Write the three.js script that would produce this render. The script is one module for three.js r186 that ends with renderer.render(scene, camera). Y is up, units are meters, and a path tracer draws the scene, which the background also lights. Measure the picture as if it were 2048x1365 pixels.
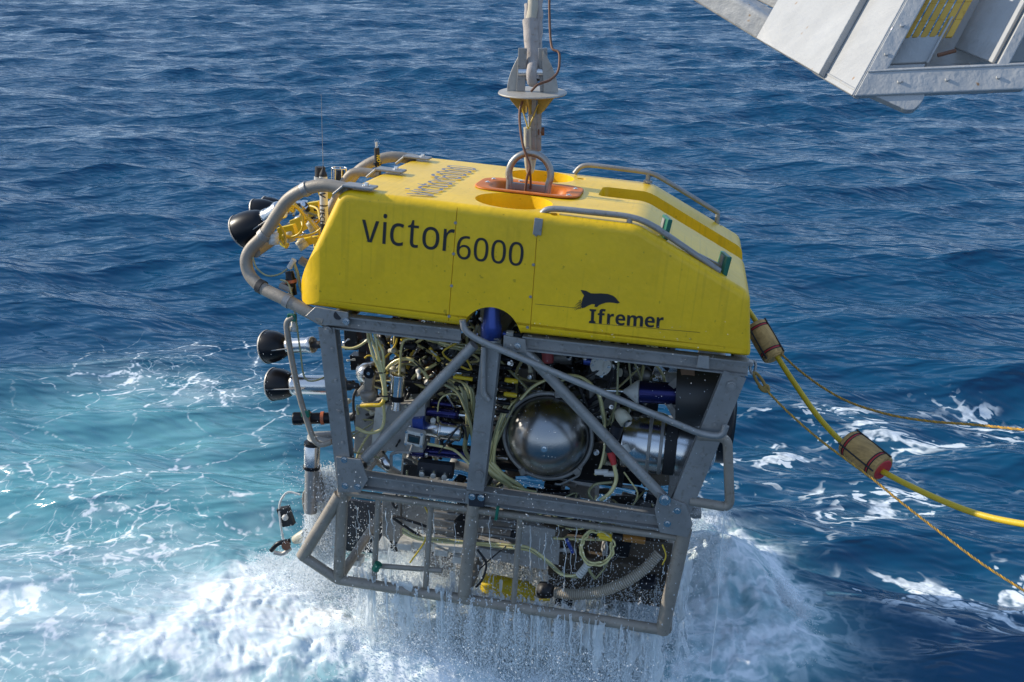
import * as THREE from 'three';
import { mergeGeometries, toCreasedNormals, mergeVertices } from 'three/addons/utils/BufferGeometryUtils.js';
import { RoundedBoxGeometry } from 'three/addons/geometries/RoundedBoxGeometry.js';
import { FontLoader } from 'three/addons/loaders/FontLoader.js';
import { Brush, Evaluator, SUBTRACTION, INTERSECTION } from 'three-bvh-csg';

// ---------------------------------------------------------------- camera, sky, sun, exposure
const V3 = THREE.Vector3;
const F = 2000, PITCH = 23 * Math.PI / 180, CAM_H = 5.05;           // focal length in photo pixels, look-down angle, height above the sea
const scene = new THREE.Scene();
const camera = new THREE.PerspectiveCamera(2 * Math.atan(682.5 / F) * 180 / Math.PI, 2048 / 1365, 0.1, 6000);
camera.position.set(0, CAM_H, 0); camera.rotation.x = -PITCH; camera.updateMatrixWorld(true);
scene.add(camera);
const renderer = new THREE.WebGLRenderer({ antialias: true });
renderer.toneMapping = THREE.LinearToneMapping;
renderer.toneMappingExposure = 1.06;
renderer.shadowMap.enabled = true;

const SUN = new V3(-0.84, 0.48, -0.26).normalize();
{
  const w = 512, h = 256, d = new Float32Array(w * h * 4), v = new V3();
  const hor = [0.96, 1.18, 1.42], mid = [0.45, 0.66, 0.95], zen = [0.21, 0.35, 0.64];
  for (let j = 0; j < h; j++) for (let i = 0; i < w; i++) {
    const el = ((j + 0.5) / h - 0.5) * Math.PI, az = ((i + 0.5) / w - 0.5) * 2 * Math.PI;
    v.set(Math.cos(el) * Math.cos(az), Math.sin(el), Math.cos(el) * Math.sin(az));
    const y = Math.max(0, v.y), a = Math.exp(-y * 5), b = Math.exp(-y * 1.4) - a * 0.6;
    const g = 0.5 * Math.pow(Math.max(0, v.dot(SUN)), 6);
    const k = (j * w + i) * 4;
    for (let c = 0; c < 3; c++) {
      let s = zen[c] * (1 - a) + hor[c] * a; s = s * (1 - 0.5 * b) + mid[c] * 0.5 * b;
      d[k + c] = s * 1.0 + g * [0.5, 0.46, 0.4][c];
    }
    d[k + 3] = 1;
  }
  const sky = new THREE.DataTexture(d, w, h, THREE.RGBAFormat, THREE.FloatType);
  sky.mapping = THREE.EquirectangularReflectionMapping; sky.magFilter = THREE.LinearFilter; sky.needsUpdate = true;
  scene.background = sky; scene.environment = sky;
}
const sun = new THREE.DirectionalLight(new THREE.Color(1, 0.92, 0.78), 5.0);
sun.name = 'sun'; sun.position.copy(SUN).multiplyScalar(40).add(new V3(0, 0, -7)); sun.target.position.set(0, 2, -7);
sun.castShadow = true; sun.shadow.mapSize.set(4096, 4096);
Object.assign(sun.shadow.camera, { left: -9, right: 9, top: 9, bottom: -9, near: 1, far: 90 });
scene.add(sun, sun.target);

// ---------------------------------------------------------------- helpers
function rng(seed) { let a = seed >>> 0; return () => { a = (a + 0x6D2B79F5) | 0; let t = Math.imul(a ^ (a >>> 15), 1 | a); t = (t + Math.imul(t ^ (t >>> 7), 61 | t)) ^ t; return ((t ^ (t >>> 14)) >>> 0) / 4294967296; }; }
const rnd = rng(7);
const rr = (a, b, r = rnd) => a + (b - a) * r();
const clamp = (x, a = 0, b = 1) => Math.min(b, Math.max(a, x));
const sstep = (a, b, x) => { const t = clamp((x - a) / (b - a)); return t * t * (3 - 2 * t); };
// value noise, period-free
function hash2(i, j, s) { let h = Math.imul(i, 374761393) ^ Math.imul(j, 668265263) ^ Math.imul(s, 1274126177); h = Math.imul(h ^ (h >>> 13), 1274126177); return ((h ^ (h >>> 16)) >>> 0) / 4294967296; }
function vnoise(x, y, s = 0) {
  const i = Math.floor(x), j = Math.floor(y), fx = x - i, fy = y - j, u = fx * fx * (3 - 2 * fx), v = fy * fy * (3 - 2 * fy);
  const a = hash2(i, j, s), b = hash2(i + 1, j, s), c = hash2(i, j + 1, s), d = hash2(i + 1, j + 1, s);
  return a + (b - a) * u + (c - a) * v + (a - b - c + d) * u * v;
}
function fbm(x, y, s = 0, o = 4) { let f = 0, a = 0.5, t = 0; for (let k = 0; k < o; k++) { f += a * vnoise(x, y, s + k * 17); t += a; x = x * 2.03 + 5.1; y = y * 2.03 + 1.7; a *= 0.5; } return f / t; }
function worley(x, y, s) {                                         // F2 - F1
  const i = Math.floor(x), j = Math.floor(y); let f1 = 9, f2 = 9;
  for (let b = -1; b < 2; b++) for (let a = -1; a < 2; a++) {
    const dx = i + a + hash2(i + a, j + b, s) - x, dy = j + b + hash2(i + a, j + b, s + 91) - y, d = dx * dx + dy * dy;
    if (d < f1) { f2 = f1; f1 = d; } else if (d < f2) f2 = d;
  }
  return Math.sqrt(f2) - Math.sqrt(f1);
}
function tex(w, h, fn, srgb) {
  const d = new Uint8Array(w * h * 4);
  for (let j = 0; j < h; j++) for (let i = 0; i < w; i++) { const c = fn((i + 0.5) / w, (j + 0.5) / h, i, j), k = (j * w + i) * 4; d[k] = clamp(c[0]) * 255; d[k + 1] = clamp(c[1]) * 255; d[k + 2] = clamp(c[2]) * 255; d[k + 3] = 255; }
  const t = new THREE.DataTexture(d, w, h); t.magFilter = THREE.LinearFilter; t.minFilter = THREE.LinearMipmapLinearFilter; t.wrapS = t.wrapT = THREE.RepeatWrapping;
  if (srgb) t.colorSpace = THREE.SRGBColorSpace; t.needsUpdate = true; return t;
}
const tileNoise = (u, v, n, s, o = 4) => {                           // tiling fbm
  let f = 0, a = 0.5, t = 0;
  for (let k = 0; k < o; k++) {
    const x = u * n, y = v * n, i = Math.floor(x), j = Math.floor(y), fx = x - i, fy = y - j, p = fx * fx * (3 - 2 * fx), q = fy * fy * (3 - 2 * fy), m = (z) => ((z % n) + n) % n;
    const A = hash2(m(i), m(j), s + k), B = hash2(m(i + 1), m(j), s + k), C = hash2(m(i), m(j + 1), s + k), D = hash2(m(i + 1), m(j + 1), s + k);
    f += a * (A + (B - A) * p + (C - A) * q + (A - B - C + D) * p * q); t += a; a *= 0.55; n *= 2;
  }
  return f / t;
};
const used = {};
function numbered(name) { const n = used[name] = (used[name] ?? -1) + 1; return n ? `${name}_${String(n).padStart(3, '0')}` : name; }
function clean(g) {                                                // position, normal, uv only, no index
  g = g.index ? g.toNonIndexed() : g.clone();
  for (const k of Object.keys(g.attributes)) if (!['position', 'normal', 'uv'].includes(k)) g.deleteAttribute(k);
  if (!g.attributes.normal) g.computeVertexNormals();
  if (!g.attributes.uv) g.setAttribute('uv', new THREE.BufferAttribute(new Float32Array(g.attributes.position.count * 2), 2));
  return g;
}
function boxUV(g) {                                                // uv in metres from the dominant axis of each face
  const p = g.attributes.position, u = g.attributes.uv, a = new V3(), b = new V3(), c = new V3();
  for (let i = 0; i < p.count; i += 3) {
    a.fromBufferAttribute(p, i); b.fromBufferAttribute(p, i + 1); c.fromBufferAttribute(p, i + 2);
    const n = b.clone().sub(a).cross(c.clone().sub(a)), x = Math.abs(n.x), y = Math.abs(n.y), z = Math.abs(n.z);
    [a, b, c].forEach((q, k) => (z >= x && z >= y ? u.setXY(i + k, q.x, q.y) : y >= x ? u.setXY(i + k, q.x, q.z) : u.setXY(i + k, q.z, q.y)));
  }
  return g;
}
function mk(name, geos, mat, parent) {
  geos = (Array.isArray(geos) ? geos : [geos]).map(clean);
  const g = boxUV(geos.length > 1 ? mergeGeometries(geos) : geos[0]);
  const m = new THREE.Mesh(g, mat); m.castShadow = m.receiveShadow = true;
  m.name = parent === scene ? numbered(name) : name; parent.add(m); return m;
}
function tag(o, label, category, group, kind) { if (label) o.userData.label = label; if (category) o.userData.category = category; if (group) o.userData.group = group; if (kind) o.userData.kind = kind; return o; }
function grp(name, parent) { const o = new THREE.Group(); o.name = parent === scene ? numbered(name) : name; parent.add(o); return o; }

// geometry builders (points are Vector3)
const UPY = new V3(0, 1, 0);
function frameTo(a, b, up) {                                        // matrix whose y axis runs from a to b, origin a
  const y = b.clone().sub(a).normalize(), ref = up ? up.clone() : (Math.abs(y.y) > 0.95 ? new V3(1, 0, 0) : UPY.clone());
  const x = y.clone().cross(ref).normalize(), z = x.clone().cross(y).normalize();
  return new THREE.Matrix4().makeBasis(x, y, z).setPosition(a);
}
function cyl(a, b, r0, r1 = r0, seg = 18) { const L = a.distanceTo(b), g = new THREE.CylinderGeometry(r1, r0, L, seg, 1); g.translate(0, L / 2, 0); return g.applyMatrix4(frameTo(a, b)); }
function lathe(a, b, prof, seg = 28) { const g = new THREE.LatheGeometry(prof.map(([r, t]) => new THREE.Vector2(Math.max(r, 1e-4), t)), seg); return g.applyMatrix4(frameTo(a, b)); }   // prof: [radius, distance from a]
function bar(a, b, w, d, up) { const L = a.distanceTo(b), s = Math.min(w, d) * 0.18, g = new RoundedBoxGeometry(w, L, d, 2, s); g.translate(0, L / 2, 0); return g.applyMatrix4(frameTo(a, b, up)); }
function sweep(pts, r, n, seg = 10, closed = false) {
  const c = new THREE.CatmullRomCurve3(pts, closed, 'centripetal'); const L = c.getLength();
  const g = [new THREE.TubeGeometry(c, n || Math.max(8, Math.min(160, Math.ceil(L / 0.025))), r, seg, closed)];
  if (!closed) for (const [t, s] of [[0, -1], [1, 1]]) { const p = c.getPoint(t), q = c.getTangent(t).multiplyScalar(s); const cg = new THREE.CircleGeometry(r, seg); cg.applyQuaternion(new THREE.Quaternion().setFromUnitVectors(new V3(0, 0, 1), q)); cg.translate(p.x, p.y, p.z); g.push(cg); }
  return mergeGeometries(g.map(clean));
}
function pipe(pts, r, fil = 0.08, seg = 14) {                       // straight runs with rounded bends
  const path = []; let prev = pts[0];
  for (let i = 1; i < pts.length - 1; i++) {
    const A = pts[i - 1], B = pts[i], C = pts[i + 1], d1 = Math.min(fil, B.distanceTo(A) * 0.48), d2 = Math.min(fil, B.distanceTo(C) * 0.48);
    const p = B.clone().lerp(A, d1 / B.distanceTo(A)), q = B.clone().lerp(C, d2 / B.distanceTo(C));
    path.push(prev); for (let k = 0; k <= 8; k++) { const t = k / 8; path.push(p.clone().multiplyScalar((1 - t) * (1 - t)).addScaledVector(B, 2 * t * (1 - t)).addScaledVector(q, t * t)); } prev = q;
  }
  path.push(prev, pts[pts.length - 1]);
  const u = [path[0]]; for (const p of path) if (p.distanceTo(u[u.length - 1]) > 1e-4) u.push(p);
  const cp = new THREE.CurvePath(); for (let i = 1; i < u.length; i++) cp.add(new THREE.LineCurve3(u[i - 1], u[i]));
  // ring-by-ring tube so that straight runs stay straight
  const pos = [], idx = []; let nrm = null;
  u.forEach((p, i) => {
    const t = (i === 0 ? u[1].clone().sub(p) : i === u.length - 1 ? p.clone().sub(u[i - 1]) : u[i + 1].clone().sub(p).normalize().add(p.clone().sub(u[i - 1]).normalize())).normalize();
    if (!nrm) nrm = Math.abs(t.y) < 0.9 ? new V3(0, 1, 0) : new V3(1, 0, 0);
    nrm = nrm.clone().addScaledVector(t, -nrm.dot(t)).normalize(); const bi = t.clone().cross(nrm);
    for (let k = 0; k < seg; k++) { const a = k / seg * 2 * Math.PI, q = p.clone().addScaledVector(nrm, Math.cos(a) * r).addScaledVector(bi, Math.sin(a) * r); pos.push(q.x, q.y, q.z); }
    if (i) for (let k = 0; k < seg; k++) { const A = (i - 1) * seg + k, B = (i - 1) * seg + (k + 1) % seg, C = A + seg, D = B + seg; idx.push(A, B, C, B, D, C); }
  });
  const g = new THREE.BufferGeometry(); g.setAttribute('position', new THREE.Float32BufferAttribute(pos, 3)); g.setIndex(idx); g.computeVertexNormals();
  const caps = [cyl(u[0], u[0].clone().lerp(u[1], Math.min(0.5, 0.002 / u[0].distanceTo(u[1]))), r * 0.999), cyl(u[u.length - 1].clone().lerp(u[u.length - 2], Math.min(0.5, 0.002 / u[u.length - 1].distanceTo(u[u.length - 2]))), u[u.length - 1], r * 0.999)];
  return mergeGeometries([g, ...caps].map(clean));
}
function section(a, b, shape, up) {                                 // 2-D section swept from a to b; section x lies along up x dir, y along up
  const L = a.distanceTo(b), g = new THREE.ExtrudeGeometry(shape, { depth: L, bevelEnabled: false });
  const z = b.clone().sub(a).normalize(), x = up.clone().cross(z).normalize(), y = z.clone().cross(x);
  return g.applyMatrix4(new THREE.Matrix4().makeBasis(x, y, z).setPosition(a));
}
function ishape(h, w, t) { const s = new THREE.Shape(), H = h / 2, W = w / 2, q = t / 2; [[-W, -H], [W, -H], [W, -H + t], [q, -H + t], [q, H - t], [W, H - t], [W, H], [-W, H], [-W, H - t], [-q, H - t], [-q, -H + t], [-W, -H + t]].forEach((p, i) => (i ? s.lineTo(...p) : s.moveTo(...p))); return s; }
function roundPoly(pts) {                                          // [x, y, radius]
  const s = new THREE.Shape(), n = pts.length;
  pts.forEach(([x, y, r = 0], i) => {
    const a = pts[(i + n - 1) % n], c = pts[(i + 1) % n], B = new THREE.Vector2(x, y), A = new THREE.Vector2(a[0], a[1]), C = new THREE.Vector2(c[0], c[1]);
    const p = B.clone().lerp(A, Math.min(0.49, r / B.distanceTo(A))), q = B.clone().lerp(C, Math.min(0.49, r / B.distanceTo(C)));
    i ? s.lineTo(p.x, p.y) : s.moveTo(p.x, p.y); if (r > 0) s.quadraticCurveTo(x, y, q.x, q.y);
  });
  s.closePath(); return s;
}

// ---------------------------------------------------------------- where things stand: photo pixels to points
const camM = camera.matrixWorld.clone(), camPos = camera.position.clone();
const ray = (u, v) => new V3((u - 1024) / F, -(v - 682.5) / F, -1);
const W = (u, v, depth) => ray(u, v).multiplyScalar(depth).applyMatrix4(camM);                 // depth in metres along the optical axis
const onSea = (u, v, y = 0) => { const d = ray(u, v).transformDirection(camM); return camPos.clone().addScaledVector(d, (y - camPos.y) / d.y); };
// the vehicle's own axes: x along its length to the tail, y up, z towards its starboard side
const rvec = new V3(0.310, -0.167, -0.107), Q = new THREE.Quaternion().setFromAxisAngle(rvec.clone().normalize(), rvec.length());
const rovM = camM.clone().multiply(new THREE.Matrix4().compose(new V3(0.130, 0.348, -7.153), Q, new V3(1, 1, 1)));
const rovI = rovM.clone().invert(), eye = camPos.clone().applyMatrix4(rovI);
const ldir = (u, v) => ray(u, v).transformDirection(camM).transformDirection(rovI);
const N = 0.9;                                                      // half width of the vehicle
const P = (u, v, z = N) => { const d = ldir(u, v); return eye.clone().addScaledVector(d, (z - eye.z) / d.z); };      // on a lengthwise plane
const PY = (u, v, y) => { const d = ldir(u, v); return eye.clone().addScaledVector(d, (y - eye.y) / d.y); };         // on a deck plane
const PX = (u, v, x) => { const d = ldir(u, v); return eye.clone().addScaledVector(d, (x - eye.x) / d.x); };
const pts = (a, z0 = N) => a.map(([u, v, z]) => P(u, v, z ?? z0));
const px = (n) => n / 322;                                          // photo pixels at the near side in metres

// ---------------------------------------------------------------- materials
const noiseTex = tex(512, 512, (u, v) => { const n = tileNoise(u, v, 8, 3, 5); return [n, n, n]; });
const grainTex = tex(512, 512, (u, v) => { const n = tileNoise(u, v, 64, 9, 3); return [n, n, n]; });
const wearTex = tex(512, 512, (u, v) => { const n = tileNoise(u, v, 6, 21, 6), s = sstep(0.60, 0.80, tileNoise(u, v, 28, 33, 5)); const k = 0.86 + 0.20 * (n - 0.3) - 0.08 * s; return [k, k * (1 - 0.02 * s), k * (1 - 0.05 * s)]; }, true);
const rep = (t, n) => { const c = t.clone(); c.repeat.set(n, n); c.needsUpdate = true; return c; };
const noise2 = rep(noiseTex, 2), grain3 = rep(grainTex, 3), wear2 = rep(wearTex, 1.6);
const M = {};
function mat(name, rgb, rough, metal = 0, extra = {}) { const m = new THREE.MeshPhysicalMaterial({ color: new THREE.Color().setRGB(...rgb), roughness: rough, metalness: metal, side: THREE.DoubleSide, ...extra }); m.name = name; return (M[name] = m); }
mat('aluminium', [0.36, 0.35, 0.335], 0.55, 0.55, { map: wear2, bumpMap: grain3, bumpScale: 0.0008 });
mat('galvanised', [0.40, 0.385, 0.365], 0.5, 0.5, { map: wear2, bumpMap: grain3, bumpScale: 0.001 });
mat('tube_grey', [0.36, 0.315, 0.26], 0.55, 0.25, { map: wear2, bumpMap: grain3, bumpScale: 0.001 });
mat('steel', [0.62, 0.61, 0.6], 0.24, 1, { bumpMap: grain3, bumpScale: 0.0003 });
mat('bright_steel', [0.75, 0.74, 0.72], 0.16, 1);
mat('black_plastic', [0.006, 0.006, 0.008], 0.34, 0, { specularIntensity: 0.6 });
mat('black_matt', [0.016, 0.016, 0.018], 0.7);
mat('rubber', [0.02, 0.02, 0.022], 0.55);
mat('white_plastic', [0.72, 0.71, 0.66], 0.45, 0, { map: wear2 });
mat('cream', [0.62, 0.58, 0.44], 0.45, 0, { map: wear2 });
mat('blue_anodised', [0.05, 0.09, 0.36], 0.32, 0.45);
mat('purple_anodised', [0.025, 0.025, 0.11], 0.26, 0.75);
mat('red_paint', [0.5, 0.03, 0.03], 0.5);
mat('green_plastic', [0.01, 0.13, 0.08], 0.4);
mat('orange_plastic', [0.74, 0.19, 0.012], 0.5, 0, { specularIntensity: 0.6, map: wear2 });
mat('orange_band', [0.5, 0.13, 0.05], 0.5);
mat('hose_clear', [0.60, 0.53, 0.24], 0.22, 0, { clearcoat: 0.6 });
mat('hose_olive', [0.26, 0.25, 0.12], 0.3, 0, { clearcoat: 0.5 });
mat('hose_yellow', [0.62, 0.42, 0.03], 0.35);
mat('yellow_plain', [0.75, 0.52, 0.02], 0.4);
mat('navy', [0.012, 0.014, 0.022], 0.6);
mat('grey_panel', [0.42, 0.41, 0.39], 0.55, 0, { map: wear2 });
mat('rust_brown', [0.14, 0.06, 0.03], 0.6);
mat('print', [0.012, 0.012, 0.014], 0.5);
mat('print_faded', [0.16, 0.18, 0.24], 0.6);
mat('glass', [1, 1, 1], 0.02, 0, { transmission: 1, thickness: 0 });
mat('lens', [0.02, 0.03, 0.03], 0.05, 0, { clearcoat: 1 });
{ // painted foam block: scuffs, stains
  const t = tex(1024, 1024, (u, v) => {
    const n = tileNoise(u, v, 6, 41, 6), f = tileNoise(u, v, 96, 55, 2), spot = sstep(0.86, 0.92, tileNoise(u, v, 90, 61, 2)), sc = sstep(0.72, 0.78, tileNoise(u * 1, v, 4, 71, 7));
    const run = sstep(0.62, 0.85, vnoise(u * 160, v * 5, 95)) * sstep(0.45, 0.7, tileNoise(u, v, 4, 97, 3));
    const k = 0.955 + 0.13 * (n - 0.5) + 0.04 * (f - 0.5) - 0.16 * spot - 0.12 * sc - 0.045 * run;
    return [0.985 * k, 0.79 * k, 0.03 * k + 0.10 * sc];
  }, true);
  mat('float_yellow', [1, 1, 0.9], 0.45, 0, { map: rep(t, 0.42), bumpMap: rep(noiseTex, 1.3), bumpScale: 0.004, clearcoat: 0.3, clearcoatRoughness: 0.3, specularIntensity: 0.7 });
}

// ================================================================ THE SEA
const rov = grp('underwater_vehicle', scene); rov.applyMatrix4(rovM);
tag(rov, 'yellow and grey underwater robot hanging from the hoist and dripping water', 'submersible');
{ const lo = [[-0.9, -2.0, 0.9], [1.25, -2.03, 0.9], [1.25, -2.03, -0.9], [-0.9, -2.0, -0.9]].map((p) => new V3(...p).applyMatrix4(rovM)); console.log('vehicle bottom corners', lo.map((p) => p.toArray().map((x) => x.toFixed(2)).join(',')).join(' | ')); }

const RX0 = -8, RX1 = 8, RZ0 = -15.5, RZ1 = -3.5;
// fields over the sea, centred where the photograph shows them: [u, v, radius across, radius away, weight]
const blob = (list) => { const b = list.map(([u, v, rx, rz, w]) => { const p = onSea(u, v); return [p.x, p.z, rx, rz, w]; }); return (x, z) => { let s = 0; for (const [cx, cz, rx, rz, w] of b) { const a = (x - cx) / rx, c = (z - cz) / rz, e = a * a + c * c; if (e < 9) s += w * Math.exp(-e); } return s; }; };
const aerated = blob([[60, 900, 1.6, 1.6, 0.7], [300, 960, 1.6, 1.5, 0.8], [150, 1120, 1.5, 1.3, 0.8], [480, 1010, 0.9, 1.0, 0.45], [400, 1180, 1.6, 1.0, 0.9], [800, 1300, 1.6, 0.9, 0.9], [1200, 1330, 1.4, 0.8, 0.6], [1480, 1230, 0.7, 0.7, 0.55], [250, 790, 1.6, 0.9, 0.35], [0, 1300, 1.2, 0.8, 0.5]]);
const lace = blob([[60, 1220, 1.6, 0.6, 0.8], [250, 1250, 1.5, 0.5, 0.8], [600, 1330, 1.2, 0.4, 0.7], [350, 735, 1.25, 0.75, 0.75], [460, 790, 0.9, 0.45, 0.55], [230, 990, 0.9, 0.7, 0.35], [60, 960, 0.8, 0.5, 0.55], [330, 1060, 1.2, 0.5, 0.45], [470, 900, 0.7, 0.6, 0.25], [100, 1130, 1.3, 0.5, 0.7], [330, 1180, 1.4, 0.5, 0.9], [150, 1300, 1.4, 0.6, 0.85], [500, 1280, 1.1, 0.6, 0.7]]);
const churn = blob([[1425, 1105, 0.22, 0.28, 1.1], [1490, 1150, 0.22, 0.26, 0.9], [1560, 1205, 0.22, 0.24, 0.8], [560, 1180, 0.62, 0.45, 1.0], [700, 1240, 0.8, 0.5, 1.1], [880, 1280, 0.9, 0.5, 1.3], [900, 1200, 1.0, 0.6, 1.0], [1150, 1220, 0.9, 0.6, 1.0], [1100, 1300, 0.9, 0.5, 1.2], [1300, 1290, 0.8, 0.5, 0.9], [1450, 1160, 0.45, 0.5, 0.9], [1530, 1260, 0.45, 0.35, 0.8], [420, 1300, 0.9, 0.45, 0.75], [1400, 1340, 0.8, 0.4, 0.7]]);
const blotch = blob([[1850, 820, 1.4, 0.55, 0.75], [1720, 840, 0.8, 0.5, 0.6], [1560, 940, 0.7, 0.5, 0.7], [1700, 1000, 0.9, 0.6, 0.55], [1900, 1000, 1.0, 0.5, 0.45], [1500, 1010, 0.4, 0.3, 0.6], [1950, 1190, 0.7, 0.4, 0.75], [1750, 1150, 0.8, 0.5, 0.4], [2040, 1230, 0.5, 0.3, 0.7], [1640, 870, 0.8, 0.4, 0.4]]);
const mound = blob([[560, 1170, 0.6, 0.35, 0.10], [760, 1290, 0.9, 0.4, 0.14], [1100, 1320, 1.0, 0.4, 0.14], [1440, 1180, 0.36, 0.42, 0.30], [1540, 1290, 0.35, 0.3, 0.14], [1380, 1340, 0.5, 0.3, 0.10]]);
const milk = blob([[100, 1180, 1.6, 0.55, 0.42], [350, 1230, 1.5, 0.5, 0.5], [150, 1330, 1.6, 0.6, 0.55], [600, 1250, 1.2, 0.5, 0.6], [850, 1290, 1.1, 0.5, 0.6], [700, 1180, 0.9, 0.5, 0.45], [1100, 1310, 0.9, 0.4, 0.45], [1500, 1260, 0.5, 0.35, 0.35]]);   // finest bubbles, still in the water
// wind waves
const comps = []; { const r = rng(11), n = 64; for (let i = 0; i < n; i++) { const L = 0.30 * Math.pow(8 / 0.30, (i + r() * 0.9) / n), k = 2 * Math.PI / L, th = Math.PI / 2 + 0.16 + (r() + r() + r() - 1.5) * (L < 1 ? 1.15 : 0.95); const a = 0.0096 * L * (L > 2 ? Math.pow(2 / L, 0.85) : L < 0.6 ? 0.8 : 1) * rr(0.6, 1.35, r); comps.push([k * Math.cos(th), k * Math.sin(th), a, r() * 6.283, k]); } }
function wave(x, z, out) {
  let dx = 0, dy = 0, dz = 0; const dist = Math.hypot(x, z);
  for (const [kx, kz, a, ph, k] of comps) {
    const fade = clamp(2.2 - dist * k / 420); if (fade <= 0) continue;
    const t = kx * x + kz * z + ph, c = Math.cos(t) * a * fade, s = Math.sin(t) * a * fade;
    dy += c; dx -= kx / k * s * 0.9; dz -= kz / k * s * 0.9;
  }
  const g = 0.5 + 0.9 * fbm(x * 0.22 + 40, z * 0.34, 5, 3); dx *= g; dy *= g; dz *= g;            // gusts
  if (x > RX0 && x < RX1 && z > RZ0 && z < RZ1) {
    const c = clamp(churn(x, z)), l = clamp(lace(x, z) * 0.5 + aerated(x, z) * 0.35);
    const calm = 1 - 0.45 * clamp(l + c * 0.5); dy *= calm; dx *= calm; dz *= calm;
    if (c > 0.02) { const n = fbm(x * 3.1, z * 3.1, 77, 5) - 0.5, m = Math.abs(fbm(x * 7, z * 7, 99, 4) - 0.5); dy += c * (0.10 * n + 0.10 * m); dx += c * 0.06 * (fbm(x * 4, z * 4, 120, 3) - 0.5); }
    const mo = mound(x, z); if (mo > 0.002) dy += mo * (0.6 + 0.9 * fbm(x * 2.5, z * 2.5, 31, 4));
  }
  out.set(x + dx, dy, z + dz); return out;
}
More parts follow.
